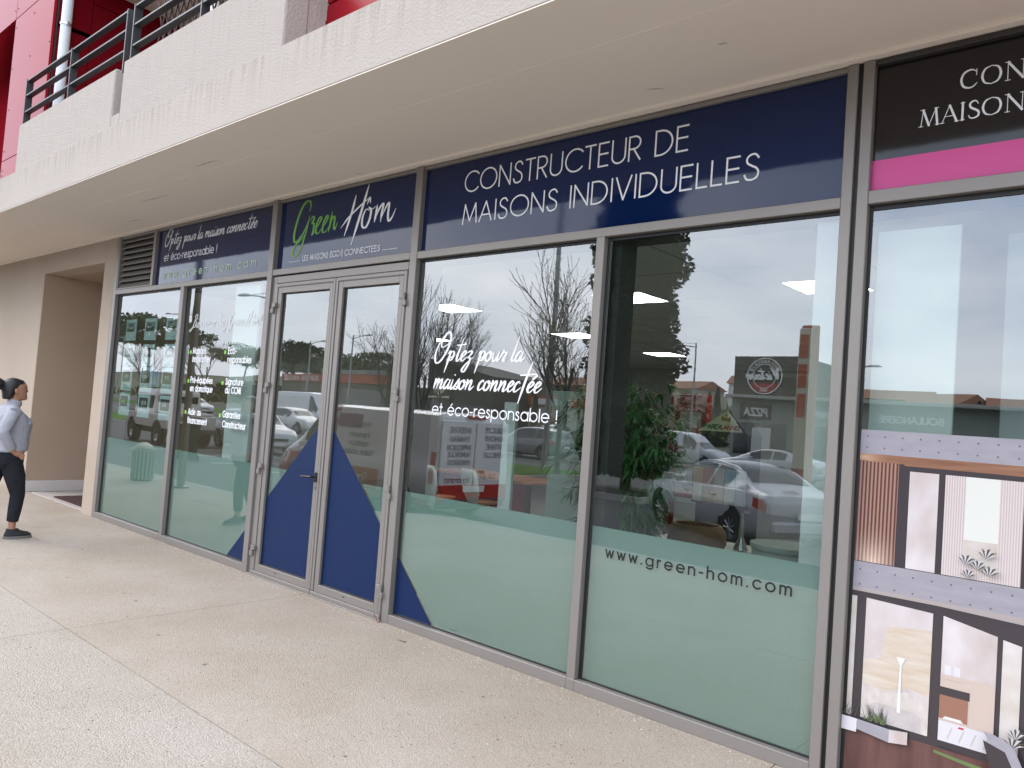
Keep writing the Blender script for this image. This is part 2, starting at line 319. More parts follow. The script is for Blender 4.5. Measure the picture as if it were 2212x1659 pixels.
EAST = (Vector((0, 1, 0)), Vector((0, 0, 1)), Vector((1, 0, 0)))        # text on faces looking towards +X
def text(mb, txt, O, W, h, stroke, font=SANS, gap=.16, shear=0.0, ax=FRONT, d=0.001, m=0, pen=False, slope=0.0):
    """O = left end of the baseline, W = total width, h = capital height, stroke = pen width"""
    st0, w0 = lay(txt, font, gap); sx = W/w0; O = Vector(O); st = []
    for s in st0:                                   # break strokes at sharp corners
        cur = [s[0]]
        for i in range(1, len(s)-1):
            cur.append(s[i]); a, b, c = s[i-1], s[i], s[i+1]
            a1 = math.atan2(b[1]-a[1], b[0]-a[0]); a2 = math.atan2(c[1]-b[1], c[0]-b[0])
            if abs((a2-a1+math.pi) % (2*math.pi)-math.pi) > R(48): st.append(cur); cur = [s[i]]
        cur.append(s[-1]); st.append(cur)
    for k, s in enumerate(st):
        P = [(p[0]*sx+p[1]*h*shear, p[1]*h+p[0]*sx*slope) for p in s]
        if pen:
            wd = []
            for i in range(len(P)):
                a = P[max(i-1, 0)]; b = P[min(i+1, len(P)-1)]; q = math.hypot(b[0]-a[0], b[1]-a[1]) or 1
                e = min(1, .35+2.2*min(i, len(P)-1-i)/max(1, len(P)-1)) if len(P) > 4 else 1
                wd.append(stroke*(.5+.6*abs(b[1]-a[1])/q)*e)
        else: wd = [stroke]*len(P)
        mb.ribbon(P, wd, (O,)+ax, d+.00012*(k % 9), m, dz=.0009 if pen else .0002)
    return mb

def letter_objs(txt, O, W, h, stroke, m, parent, gap=.16, loc=None, ax=FRONT, font=SANS, d=0.001):
    """a line of single letters, each its own part"""
    w0 = lay(txt, font, gap)[1]; sx = W/w0; x = 0
    for ch in txt:
        adv = font.get(ch, (.3, []))[0]
        if ch != ' ':
            mb = MB(); text(mb, ch, Vector(O)+ax[0]*(x*sx), max(adv, .02)*sx, h, stroke, font, gap, ax=ax, d=d); o = mb.obj('letter', m, parent)
            if loc is not None: o.location = loc
        x += adv+gap
# ---------------------------------------------------------------- materials
mat('render_pale', (.452, .404, .362), .92, spec=.2, var=(1.2, .25, (.40, .365, .335)), bump=(70, .9, .012), streak=(.22, (.30, .265, .23)))
def band_material():
    # the same render, dirty where rain runs off the ledge above
    m = mat('render_band', (.452, .402, .358), .92, spec=.2, var=(1.2, .25, (.395, .35, .315)), bump=(60, .7, .010)); nt = m.node_tree; b = nt.nodes['Principled BSDF']; n = nt.nodes.new; l = nt.links.new
    src = b.inputs['Base Color'].links[0].from_socket; tcn = n('ShaderNodeTexCoord'); mp = n('ShaderNodeMapping'); mp.inputs['Scale'].default_value = (14, 14, .9); l(tcn.outputs['Object'], mp.inputs[0])
    t = n('ShaderNodeTexNoise'); t.inputs['Scale'].default_value = 2.2; t.inputs['Detail'].default_value = 7; l(mp.outputs[0], t.inputs['Vector']); sx = n('ShaderNodeSeparateXYZ'); l(tcn.outputs['Object'], sx.inputs[0])
    g_ = n('ShaderNodeMapRange'); g_.inputs[1].default_value = 3.52; g_.inputs[2].default_value = 3.87; l(sx.outputs[2], g_.inputs[0]); r_ = n('ShaderNodeMapRange'); r_.inputs[1].default_value = .42; r_.inputs[2].default_value = .72; l(t.outputs['Fac'], r_.inputs[0])
    mu = n('ShaderNodeMath'); mu.operation = 'MULTIPLY'; l(g_.outputs[0], mu.inputs[0]); l(r_.outputs[0], mu.inputs[1]); mx = n('ShaderNodeMix'); mx.data_type = 'RGBA'; mx.inputs[7].default_value = (.335, .295, .25, 1); l(mu.outputs[0], mx.inputs[0]); l(src, mx.inputs[6]); l(mx.outputs[2], b.inputs['Base Color'])
band_material()
mat('soffit_paint', (.86, .775, .675), .9, spec=.2, var=(.6, .3, (.80, .72, .625)), bump=(30, .12, .004), stain=(2.1, .72, (.60, .53, .46)))
mat('render_beige', (.46, .385, .315), .92, spec=.2, var=(.9, .5, (.38, .305, .235)), bump=(55, .5, .008), stain=(3.0, .68, (.33, .26, .20)))
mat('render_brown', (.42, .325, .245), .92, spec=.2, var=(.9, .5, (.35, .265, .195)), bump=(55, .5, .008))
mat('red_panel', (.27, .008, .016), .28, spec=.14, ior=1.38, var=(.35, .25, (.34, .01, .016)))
mat('red_panel_shaded', (.17, .006, .011), .8, spec=0.0, var=(.6, .3, (.13, .005, .009)))  # same red cladding, shade of recessed and side faces put into the colour
mat('crack_dark', (.16, .13, .10), .9)
mat('joint_black', (.012, .011, .011), .7)
mat('rivet', (.10, .008, .012), .4)
mat('white_pipe', (.72, .74, .77), .35, var=(3, .15, (.6, .62, .65)))
mat('rail_grey', (.055, .055, .06), .45, metal=.2, var=(12, .3, (.05, .05, .055)))
mat('trellis_brown', (.06, .028, .026), .7, var=(20, .4, (.03, .016, .015)))
mat('panel_white', (.72, .70, .68), .6)
mat('brick_dark', (.045, .02, .018), .8); mat('brick_pale', (.42, .38, .34), .8)
mat('taupe_metal', (.245, .225, .208), .42, metal=.25, spec=.5, var=(2.2, .35, (.20, .183, .168)), stain=(9, .66, (.32, .30, .28)))
mat('taupe_dark', (.045, .040, .037), .5, metal=.2)
mat('gasket', (.010, .010, .010), .5)
mat('navy_panel', (.003, .014, .066), .05, spec=.5, ior=1.45, var=(.8, .3, (.0025, .011, .052)), bump=(2.2, .05, .01))
mat('black_panel', (.010, .0085, .0095), .07, ior=1.5, bump=(2.2, .04, .01))
mat('pink_vinyl', (.62, .05, .26), .35, var=(4, .15, (.54, .04, .22)))
mat('vinyl_white', (.80, .81, .83), .45); mat('vinyl_green', (.13, .36, .035), .45); mat('vinyl_lime', (.42, .60, .36), .45); mat('bullet_green', (.20, .55, .03), .5)
mat('vinyl_grey', (.66, .67, .70), .45)
mat('film_frost', (.385, .51, .465), .75, spec=.25, var=(.7, .45, (.335, .455, .412)), stain=(5, .68, (.42, .51, .475)), bump=(300, .05, .001))
mat('film_blue', (.0025, .016, .068), .42, spec=.25, var=(60, .25, (.003, .020, .082)))
mat('cutout_dark', (.012, .017, .016), .3)
mat('handle_black', (.012, .012, .013), .3)
mat('steel', (.55, .55, .56), .25, metal=1.0)
mat('rust_leaf', (.34, .11, .03), .8)
glass('shop_glass', (.76, .81, .79), 2.6, wob=.035)
glass('clear_glass', (.86, .92, .90), 1.5)
glass('car_glass', (.10, .12, .12), 1.7)
mat('board_grey', (.42, .44, .46), .6, var=(1.1, .12)); mat('white_board', (.70, .74, .73), .6, var=(1.1, .12, (.64, .69, .68)))

# pavement: exposed-aggregate concrete
def pavement_material(name, c1, c2, pebble, strength):
    m = mat(name, c1, .93, spec=.15); nt = m.node_tree; b = nt.nodes['Principled BSDF']; n = nt.nodes.new; l = nt.links.new
    tcn = n('ShaderNodeTexCoord'); big = n('ShaderNodeTexNoise'); big.inputs['Scale'].default_value = .9; big.inputs['Detail'].default_value = 7; big.inputs['Roughness'].default_value = .62
    vor = n('ShaderNodeTexVoronoi'); vor.inputs['Scale'].default_value = pebble; vor.inputs['Randomness'].default_value = 1
    wn = n('ShaderNodeTexNoise'); wn.inputs['Scale'].default_value = pebble*.55; wn.inputs['Detail'].default_value = 3
    for q in (big, vor, wn): l(tcn.outputs['Object'], q.inputs['Vector'])
    r1 = n('ShaderNodeMapRange'); r1.inputs[1].default_value = .36; r1.inputs[2].default_value = .66; l(big.outputs['Fac'], r1.inputs[0])
    m1 = n('ShaderNodeMix'); m1.data_type = 'RGBA'; m1.inputs[6].default_value = c1+(1,); m1.inputs[7].default_value = c2+(1,); l(r1.outputs[0], m1.inputs[0])
    hsv = n('ShaderNodeHueSaturation'); r2 = n('ShaderNodeMapRange'); r2.inputs[3].default_value = .87; r2.inputs[4].default_value = 1.14
    sep = n('ShaderNodeSeparateColor'); l(vor.outputs['Color'], sep.inputs[0]); l(sep.outputs[0], r2.inputs[0]); l(r2.outputs[0], hsv.inputs['Value']); l(m1.outputs[2], hsv.inputs['Color'])
    # the odd dark speck
    sp = n('ShaderNodeMapRange'); sp.inputs[1].default_value = .996; sp.inputs[2].default_value = .998; l(sep.outputs[1], sp.inputs[0])
    m2 = n('ShaderNodeMix'); m2.data_type = 'RGBA'; m2.inputs[7].default_value = (.06, .05, .04, 1); l(hsv.outputs[0], m2.inputs[6]); l(sp.outputs[0], m2.inputs[0]); l(m2.outputs[2], b.inputs['Base Color'])
    add = n('ShaderNodeMath'); add.operation = 'SUBTRACT'; l(wn.outputs['Fac'], add.inputs[0]); l(vor.outputs['Distance'], add.inputs[1])
    bp = n('ShaderNodeBump'); bp.inputs['Strength'].default_value = strength; bp.inputs['Distance'].default_value = .006; l(add.outputs[0], bp.inputs['Height']); l(bp.outputs[0], b.inputs['Normal'])
    return m
pavement_material('paving_smooth', (.425, .362, .308), (.365, .305, .242), 150, .42)
pavement_material('paving_rough', (.432, .378, .330), (.375, .323, .266), 120, .66)
mat('joint_dirt', (.17, .14, .10), .95)
mat('threshold_slab', (.46, .41, .385), .8, var=(3, .3), bump=(60, .3, .004)); mat('door_mat', (.055, .022, .016), .95, bump=(220, 1, .01))
mat('skirting_white', (.60, .57, .54), .6, var=(6, .3, (.45, .42, .4)))
mat('asphalt', (.088, .087, .086), .9, spec=.2, var=(1.5, .5, (.115, .113, .11)), bump=(90, .5, .006))
mat('kerb_stone', (.36, .345, .33), .85, var=(3, .4), bump=(40, .3, .004)); mat('road_paint', (.74, .74, .72), .7, stain=(7, .58, (.2, .2, .2)))
mat('gum', (.17, .145, .12), .9); mat('grit', (.62, .60, .56), .9); mat('twig', (.10, .06, .04), .9)

# ---------------------------------------------------------------- the ground and the pavement
gb = MB(); GX0, GX1 = -420, 160
prof = [(-2.60, -.15), (-7.0, -.35), (-34.0, -.35), (-60.0, -.35), (-320, -.4)]
gb.poly([(GX0, -420, -.42), (GX1, -420, -.42), (GX1, 60, -.42), (GX0, 60, -.42)])
tag(gb.obj('ground', 'asphalt'), kind='structure')
rb = MB(); xs = [-160, -90, -60, -40, -25, -12, 0, 12, 60]
def zroad(y): return -.15-.2*min(1, max(0, (-y-2.5)/4.5))
ys = [-2.4, -4.0, -7.0, -13.5, -34.0]
for i in range(len(xs)-1):
    for j in range(len(ys)-1): rb.poly([(xs[i], ys[j+1], zroad(ys[j+1])), (xs[i+1], ys[j+1], zroad(ys[j+1])), (xs[i+1], ys[j], zroad(ys[j])), (xs[i], ys[j], zroad(ys[j]))])
tag(rb.obj('road', 'asphalt'), kind='structure')
# pavement: two strips of concrete cut by saw joints, slabs a hair apart
pv = empty('pavement'); tag(pv, kind='structure')
JY, JX, G = -1.815, -5.46, .003
EDGE = [(-60, -2.62), (-10.2, -2.62), (-8.4, -4.35), (14, -4.35)]
def slab(name, pts, m, z1=0.0, z0=-.30): return MB().prism(pts, 'z', z0, z1).obj(name, m, pv)
for a, b in ((-60, -13.46), (-13.46, -9.46), (-9.46, JX), (JX, -1.46), (-1.46, 14)):
    slab('slab', [(a+G, JY+G), (b-G, JY+G), (b-G, .07), (a+G, .07)], 'paving_smooth')
slab('slab', [(-60, -2.62), (-10.2, -2.62), (-9.46-G, -3.33), (-9.46-G, JY-G), (-60, JY-G)], 'paving_rough')
slab('slab', [(-9.46+G, -3.34), (-8.4, -4.35), (JX-G, -4.35), (JX-G, JY-G), (-9.46+G, JY-G)], 'paving_rough')
slab('slab', [(JX+G, -4.35), (-1.46-G, -4.35), (-1.46-G, JY-G), (JX+G, JY-G)], 'paving_rough')
slab('slab', [(-1.46+G, -4.35), (14, -4.35), (14, JY-G), (-1.46+G, JY-G)], 'paving_rough')
MB().box(-60, 14, -2.6, .07, -.3, -.012).obj('joint_filler', 'joint_dirt', pv)
kb = MB()
for (ax_, ay_), (bx_, by_) in zip(EDGE, EDGE[1:]):
    dx, dy = bx_-ax_, by_-ay_; q = math.hypot(dx, dy); nx, ny = dy/q, -dx/q
    if ny > 0: nx, ny = -nx, -ny
    kb.prism([(ax_, ay_), (bx_, by_), (bx_+nx*.15, by_+ny*.15), (ax_+nx*.15, ay_+ny*.15)], 'z', -.4, .003)
kb.obj('kerb', 'kerb_stone', pv)
mk = MB()
for k in range(4): mk.box(-7.9+k*1.05, -7.35+k*1.05, -5.25, -4.75, zroad(-5)-.01, zroad(-5)+.006)      # worn white bay blocks
for x in (-26, -23.4, -20.8, -18.2, -15.6): mk.faces([(x, -7, zroad(-7)+.005), (x+.12, -7, zroad(-7)+.005), (x+1.1, -12.4, -.345), (x+.98, -12.4, -.345)], [(0, 1, 2, 3)])
for k in range(26): mk.box(-120+k*6, -117+k*6, -26.1, -25.95, -.349, -.344)
tag(mk.obj('road_markings', 'road_paint'), kind='structure')
# grass median and far verge with their kerbs
mat('bed_soil', (.05, .04, .028), .95, bump=(40, .8, .02)); mat('grass_green', (.075, .16, .022), .95, spec=.1, var=(2.5, .6, (.12, .20, .035)), bump=(120, 1, .03))
for x0, x1, y0, y1 in ((-160, -15.2, -18.3, -13.6), (-160, 60, -45, -34.5), (-12.6, -10.2, -15.2, -12.8)):
    mdn = MB().box(x0+.15, x1-.15, y0+.15, y1-.15, -.5, -.17).obj('grass_verge' if x1 != -10.2 else 'planting_bed', 'grass_green' if x1 != -10.2 else 'bed_soil'); tag(mdn, kind='structure')
    kk = MB().box(x0, x1, y0, y0+.15, -.5, -.2).box(x0, x1, y1-.15, y1, -.5, -.2).box(x0, x0+.15, y0+.15, y1-.15, -.5, -.2).box(x1-.15, x1, y0+.15, y1-.15, -.5, -.2)
    tag(kk.obj('kerb', 'kerb_stone'), kind='structure')
# litter of grit and husks along the sill, a twig, a dead leaf
rng = random.Random(4); g = MB()
for _ in range(900):
    x = rng.uniform(-10, -1.2); y = -abs(rng.gauss(.02, .09))-.006; s = rng.uniform(.0018, .006)*(1.5 if rng.random() < .06 else 1)
    if y < -.5: continue
    o = Vector((x, y, s*.35)); q = [o+Vector((rng.uniform(.6, 1)*s*a, rng.uniform(.6, 1)*s*b, rng.uniform(.3, .8)*s*c)) for a, b, c in ((1, 0, 0), (-.5, .9, 0), (-.5, -.9, 0), (0, 0, 1), (0, 0, -.6))]
    g.faces(q, [(0, 1, 3), (1, 2, 3), (2, 0, 3), (1, 0, 4), (2, 1, 4), (0, 2, 4)])
for _ in range(260):
    x = rng.uniform(-11, -1.0); y = rng.uniform(-2.9, -.1); s = rng.uniform(.002, .005)
    o = Vector((x, y, s*.35)); q = [o+Vector((rng.uniform(.6, 1)*s*a, rng.uniform(.6, 1)*s*b, rng.uniform(.3, .8)*s*c)) for a, b, c in ((1, 0, 0), (-.5, .9, 0), (-.5, -.9, 0), (0, 0, 1), (0, 0, -.6))]
    g.faces(q, [(0, 1, 3), (1, 2, 3), (2, 0, 3), (1, 0, 4), (2, 1, 4), (0, 2, 4)], rng.choice((0, 0, 1)))
for _ in range(46):      # flattened chewing gum and tar spots
    x, y, r_ = rng.uniform(-10.5, -1.0), rng.uniform(-3.0, -.25), rng.uniform(.006, .016); g.poly([(x+r_*rng.uniform(.7, 1.2)*math.cos(a), y+r_*rng.uniform(.7, 1.2)*math.sin(a), .0008) for a in [k*.7 for k in range(9)]], 2)
tag(g.obj('grit', ['grit', 'twig', 'gum']), 'loose pale grit and specks scattered along the window sill', 'grit', kind='stuff')
for p, c, lab in (((-4.05, -.20, 0), 0, 'thin brown twig lying beside the sill near the blue corner'), ((-4.47, -.03, 0), 1, 'curled orange dead leaf at the foot of the door post')):
    t = MB()
    if c == 0: t.tube([(0, 0, .003), (.05, .006, .004), (.09, -.004, .004)], [.002, .0028, .002], 5); t.tube([(.055, .006, .004), (.075, .022, .006)], .0015, 4); nm = 'twig'; mm = 'twig'
    else:
        for k in range(6):
            a = k*.5; t.faces([(0, 0, .002), (.045*math.cos(a), -.03*abs(math.sin(a)), .004+.01*k), (.045*math.cos(a+.5), -.03*abs(math.sin(a+.5)), .012+.009*k)], [(0, 1, 2)])
        nm = 'dead_leaf'; mm = 'rust_leaf'
    tag(t.obj(nm, mm, loc=p), lab, 'litter')

# ---------------------------------------------------------------- the building above and beside the shop
ZS = 3.461
B = empty('apartment_building', (0, 0, 0), label='apartment building with pale balcony band and red cladding above the shops', cat='building')
XR = 9.0
bnd = MB(); bnd.cbox(-40, XR, -1.25, -1.05, ZS+.004, 3.86, .006); bnd.box(-40, XR, -1.06, .35, 3.60, 3.86); bnd.obj('balcony_band', 'render_band', B)
MB().box(-40, XR, -1.226, -1.2, 3.858, 3.868).obj('ledge_joint', 'joint_dirt', B)
sf = MB(); sf.box(-40, XR, -1.246, 1.2, ZS, 3.60); sf.cbox(-40, XR, -.045, .02, ZS-.016, ZS+.003, .004); sf.obj('soffit', 'soffit_paint', B)
MB().cbox(-40, XR, -.80, -.70, ZS-.003, ZS+.004, .002).obj('soffit_joint', 'soffit_paint', B)
# the parapet: two blocks with a slot between
p1_ = MB().cbox(-9.83, -7.225, -1.215, -1.04, 3.86, 4.42, .01); p1_.box(-7.225, -7.05, -1.10, -1.04, 3.86, 4.40); p1_.cbox(-7.225, -7.05, -1.215, -1.10, 3.86, 3.985, .006); p1_.obj('parapet', 'render_pale', B)
MB().cbox(-7.05, -4.475, -1.215, -1.04, 3.86, 4.44, .01).box(-4.70, -4.48, -1.04, -.72, 3.86, 4.44).obj('parapet', 'render_pale', B)
# railings on the parapet
def railing(x0, x1, mids, z0, z1):
    r = empty('railing', parent=B)
    for x in [x0]+mids+[x1]: MB().cbox(x-.009, x+.009, -1.16, -1.09, z0, z1, .002).obj('post', 'rail_grey', r)
    for k, z in enumerate((4.61, 4.80, z1-.018)): MB().cbox(x0+.009, x1-.009, -1.155, -1.095, z-.009, z+.009, .002).obj('rail', 'rail_grey', r)
railing(-9.94, -7.23, [-8.58], 4.40, 4.99)
railing(-7.08, -4.60, [-5.80], 4.42, 4.99)
# expanding trellis and pale panels behind the second railing
tr = empty('trellis', (0, 0, 0), parent=B)
for k in range(24):
    x = -6.9+k*.11
    MB().prism([(x, 4.40), (x+.012, 4.40), (x+.262, 5.0), (x+.25, 5.0)], 'y', -1.05, -1.04).obj('slat', 'trellis_brown', tr)
    MB().prism([(x+.25, 4.40), (x+.262, 4.40), (x+.012, 5.0), (x, 5.0)], 'y', -1.038, -1.028).obj('slat', 'trellis_brown', tr)
MB().cbox(-7.02, -6.76, -.60, -.56, 3.9, 5.6, .004).obj('white_upright', 'panel_white', B)
# red cladding: pier facing the street, its beam, the return wall, the far panel - each panel its own board with rivets
RV = []
def panel(x0, x1, y, z0, z1, m='red_panel', nm='cladding_panel', rx=None):
    p = MB().cbox(x0, x1, y, y+.03, z0, z1, .003).obj(nm, m, B)
    for zz in ([z0+.12+(z1-z0-.24)*i/3 for i in range(4)]):
        for xx in (x0+.05, (x0+x1)/2, x1-.05):
            if not RV: RV.append(MB().lathe([(0.0, -.002), (.009, -.002), (.007, .003), (0.0, .003)], n=8, axis='y').obj('rivet', 'rivet', p)); q = RV[0]
            else: q = RV[0].copy(); C.objects.link(q); q.parent = p
            q.location = (xx, y-.004, zz)
    return p
panel(-11.22, -9.82, -1.0, 4.30, 6.12); panel(-11.22, -9.82, -1.0, 3.87, 4.294)
panel(-11.22, -9.82, -1.0, 6.128, 7.6); panel(-14.5, -11.228, -1.0, 6.128, 7.6)
MB().box(-11.2, -9.83, -.968, -.6, 3.86, 7.6).obj('pier_core', 'red_panel_shaded', B)
MB().box(-9.835, -9.805, -.965, -.95, 3.86, 7.6).obj('joint_strip', 'joint_black', B)
for y0, y1, z0, z1, mm in ((-.948, -.60, 3.86, 5.66, 'red_panel_shaded'), (-.948, -.60, 5.71, 7.6, 'red_panel_shaded'), (-.595, .6, 3.86, 6.075, 'red_panel_shaded'), (-.595, .6, 6.083, 7.0, 'red_panel_shaded')):
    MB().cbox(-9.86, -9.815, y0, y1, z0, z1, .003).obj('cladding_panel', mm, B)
MB().box(-9.857, -9.83, -.94, -.6, 5.662, 5.708).obj('joint_strip', 'joint_black', B)
MB().box(-40, -11.235, -.45, -.4, 3.86, 7.6).obj('cladding_panel', 'red_panel_shaded', B)
MB().box(-11.23, -11.2, -.968, -.41, 3.86, 7.6).obj('pier_side', 'red_panel_shaded', B)
MB().box(-40, XR, .6, 1.2, 3.60, 7.6).obj('rear_wall', 'render_beige', B)
MB().box(-9.80, XR, -.9, .6, 6.28, 6.5).obj('upper_slab', 'soffit_paint', B)
for k in range(11):
    MB().box(-4.64, -4.545, -.90, -.86, 3.86+k*.09, 3.86+k*.09+.086).obj('brick', 'brick_pale' if k % 2 else 'brick_dark', B)
panel(-4.53, -2.2, -.9, 3.87, 4.30); panel(-4.53, -2.2, -.9, 4.312, 5.6); panel(-2.19, .5, -.9, 3.87, 4.30); panel(-2.19, .5, -.9, 4.312, 5.6)
# rain pipe standing in the corner
pp = MB(); px, py = -9.74, -.885; pp.tube([(px, py, 3.87), (px, py, 7.4)], .055, 20); pp.tube([(px-.02, py-.07, 4.02), (px, py, 4.12)], .045, 14)
po = smooth_ang(pp.obj('drainpipe', 'white_pipe', B)); cl = MB()
for z in (5.68, 4.18): cl.lathe([(.056, -.012), (.062, -.012), (.062, .012), (.056, .012)], (px, py, z), 20); cl.box(px-.11, px-.055, py-.012, py+.012, z-.012, z+.012); cl.box(px+.055, px+.085, py-.012, py+.012, z-.02, z+.014)
cl.obj('pipe_clip', 'steel', po)
# street wall left of the shop with the entrance niche
wl = MB(); wl.cbox(-10.355, -10.02, 0.0, .30, -.02, ZS+.01, .008); wl.obj('wall_pier', 'render_beige', B)
wl = MB(); wl.cbox(-40, -12.53, 0.0, .32, -.02, ZS+.01, .004); wl.box(-12.53, -10.355, 0.0, .30, 3.16, ZS+.01); wl.obj('wall', 'render_beige', B)
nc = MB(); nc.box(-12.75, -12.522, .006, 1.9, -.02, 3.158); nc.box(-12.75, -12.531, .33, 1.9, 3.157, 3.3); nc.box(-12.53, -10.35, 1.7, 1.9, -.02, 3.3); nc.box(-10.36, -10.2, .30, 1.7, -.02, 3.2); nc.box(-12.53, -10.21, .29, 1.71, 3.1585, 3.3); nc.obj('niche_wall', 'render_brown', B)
MB().cbox(-12.523, -12.498, .008, 1.69, .0, .16, .004).obj('skirting', 'skirting_white', B)
tag(MB().cbox(-12.4, -10.37, .06, 1.69, -.02, .012, .004).obj('threshold_slab', 'threshold_slab'), kind='structure')
tag(MB().cbox(-11.75, -10.62, .14, .92, .012, .03, .006).obj('door_mat', 'door_mat'), 'dark brown coir doormat on the slab in the entrance niche', 'doormat')

# hairline cracks and chips in the soffit paint
for x, y, ln, a in ((-7.9, -.62, .55, .04), (-3.35, -.78, .40, -.03), (-2.3, -.25, .10, .5), (-9.0, -.30, .30, .1), (-5.1, -.12, .07, .9), (-1.75, -.5, .05, .2), (-6.2, -.9, .35, .02)):
    q = Vector((math.cos(a), math.sin(a), 0)); n_ = Vector((-q.y, q.x, 0)); rr_ = random.Random(int(x*10)); P = [Vector((x, y, ZS-.0012))+q*ln*t/8+n_*rr_.gauss(0, .004) for t in range(9)]; w_ = [.0012+.0022*math.sin(math.pi*t/8) for t in range(9)]
    mb = MB(); mb.faces([p+n_*h*s for p, h in zip(P, w_) for s in (1, -1)], [(2*i, 2*i+2, 2*i+3, 2*i+1) for i in range(8)]); mb.obj('paint_crack', 'crack_dark', B)
# ---------------------------------------------------------------- the shopfront
SF = empty('shopfront', (-5.6, 0, 0), label='taupe aluminium shopfront with double door and tall frosted-base panes under navy signs', cat='shopfront')
def sfo(mb, name, m, parent=None, **k):
    o = mb.obj(name, m, parent or SF, **k)
    if parent is None: o.location = (5.6, 0, 0)
    return o
def fbar(name, x0, x1, z0, z1, y0=0.0, y1=.09, b=.003, m='taupe_metal', parent=None): return sfo(MB().cbox(x0, x1, y0, y1, z0, z1, b), name, m, parent)
# uprights and rails
fbar('post', -10.015, -9.935, 0, ZS-.02); fbar('post', -6.465, -6.385, 0, ZS-.02, -.012); fbar('post', -4.47, -4.395, 0, ZS-.02, -.004); fbar('post', -1.30, -1.249, 0, ZS-.02, -.002)
fbar('mullion', -8.21, -8.135, .068, 2.732); fbar('mullion', -2.746, -2.686, .068, 2.732)
fbar('mullion', -8.985, -8.935, 2.786, ZS-.03)
for x0, x1 in ((-9.935, -6.465), (-6.385, -4.47), (-4.395, -1.30)):
    fbar('transom', x0, x1, 2.73, 2.786, -.006 if x0 == -6.385 else .001)
    fbar('head_rail', x0, x1, ZS-.045, ZS-.02, .012)
for x0, x1 in ((-9.935, -8.21), (-8.135, -6.465), (-4.395, -2.746), (-2.686, -1.30)): fbar('sill_rail', x0, x1, .0, .068, -.002)
fbar('sill_rail', -8.21, -8.135, 0, .068, -.001); fbar('sill_rail', -2.746, -2.686, 0, .068, -.001)
sfo(MB().box(-1.249, -1.225, .02, .09, 0, ZS), 'shadow_gap', 'gasket')
# panes with their gaskets and films
PANES = [(-9.935, -8.21), (-8.135, -6.465), (-4.395, -2.746), (-2.686, -1.30)]
def pane(x0, x1, z0, z1, y=.046, parent=None, gw=.011):
    p = MB().box(x0+.002, x1-.002, y, y+.010, z0+.002, z1-.002).obj('window_pane', 'shop_glass', parent or SF)
    if parent is None: p.location = (5.6, 0, 0)
    gk = MB()
    for a, b, c, d in ((x0, x0+gw, z0, z1), (x1-gw, x1, z0, z1), (x0+gw, x1-gw, z0, z0+gw), (x0+gw, x1-gw, z1-gw*2, z1)): gk.cbox(a, b, y-.006, y-.0005, c, d, .002)
    gk.obj('gasket', 'gasket', p)
    return p
pn = [pane(a, b, .068, 2.73) for a, b in PANES]
FT = .98
def sub(mb, name, m, parent): return mb.obj(name, m, parent)
YF = .059
for i, (a, b) in enumerate(PANES):
    lo, hi = a+.004, b-.004
    if i == 1: pts = [(lo, .07), (-6.855, .07), (hi, .07+(hi+6.855)*.978), (hi, FT), (lo, FT)]
    elif i == 2: pts = [(lo, .07+(-3.965-lo)*.985), (-3.965, .07), (hi, .07), (hi, FT), (lo, FT)]
    else: pts = [(lo, .07), (hi, .07), (hi, FT), (lo, FT)]
    if i == 3:
        sub(MB().prism(pts, 'y', YF, YF+.0008), 'frosted_film', 'film_frost', pn[i])
    else: sub(MB().prism(pts, 'y', YF, YF+.0008), 'frosted_film', 'film_frost', pn[i])
    # pale aluminium spacer bar just inside the edges of the double glazing
    sp = MB()
    for q0, q1, c, d in ((lo, lo+.014, .07, 2.728), (hi-.014, hi, .07, 2.728), (lo+.014, hi-.014, 2.70, 2.714)): sp.box(q0, q1, .0575, .0585, c, d)
    sub(sp, 'spacer_bar', 'taupe_dark', pn[i])
hi = -6.465-.004; lo = -4.395+.004
sub(MB().prism([(-6.855, .07), (hi, .07), (hi, .07+(hi+6.855)*.978)], 'y', .0440, .0446), 'blue_film', 'film_blue', pn[1])
sub(MB().prism([(lo, .07), (-3.965, .07), (lo, .07+(-3.965-lo)*.985)], 'y', .0440, .0446), 'blue_film', 'film_blue', pn[2])
# lettering on the panes
YL = .0455
t = MB(); text(t, 'Bienvenue chez Green-Hôm!!', (-7.95, YL, 2.285), 1.36, .14, .010, SCR, .0, .28, pen=True, slope=.0); sub(t, 'lettering', 'vinyl_white', pn[1])
wl2 = [('Maisons', -7.885, 2.010, .275), ('innovantes', -7.88, 1.924, .365), ('Eco-', -7.153, 2.010, .155), ('responsables', -7.154, 1.923, .446), ('Pré-équipées', -7.882, 1.704, .462), ('en domotique', -7.876, 1.616, .47),
       ('Signature', -7.153, 1.703, .33), ('du CCMI', -7.147, 1.62, .292), ('Aide au', -7.873, 1.371, .27), ('financement', -7.871, 1.281, .411), ('Garanties', -7.152, 1.381, .33), ('Constructeur', -7.143, 1.285, .432)]
for s, x, z, wd in wl2: letter_objs(s, (x, YL, z), wd, .060, .0112, 'vinyl_white', pn[1], .24)
for x, z in ((-7.936, 2.027), (-7.214, 2.026), (-7.931, 1.720), (-7.212, 1.718), (-7.931, 1.392), (-7.211, 1.395)): sub(MB().box(x-.018, x+.018, YL-.001, YL-.0003, z-.019, z+.017), 'bullet', 'bullet_green', pn[1])
sub(text(MB(), 'Optez pour la', (-4.17, YL, 1.965), .86, .168, .0175, SCR, .0, .3, pen=True), 'lettering', 'vinyl_white', pn[2])
sub(text(MB(), 'maison connecTée', (-4.155, YL, 1.762), 1.01, .168, .0175, SCR, .0, .3, pen=True), 'lettering', 'vinyl_white', pn[2])
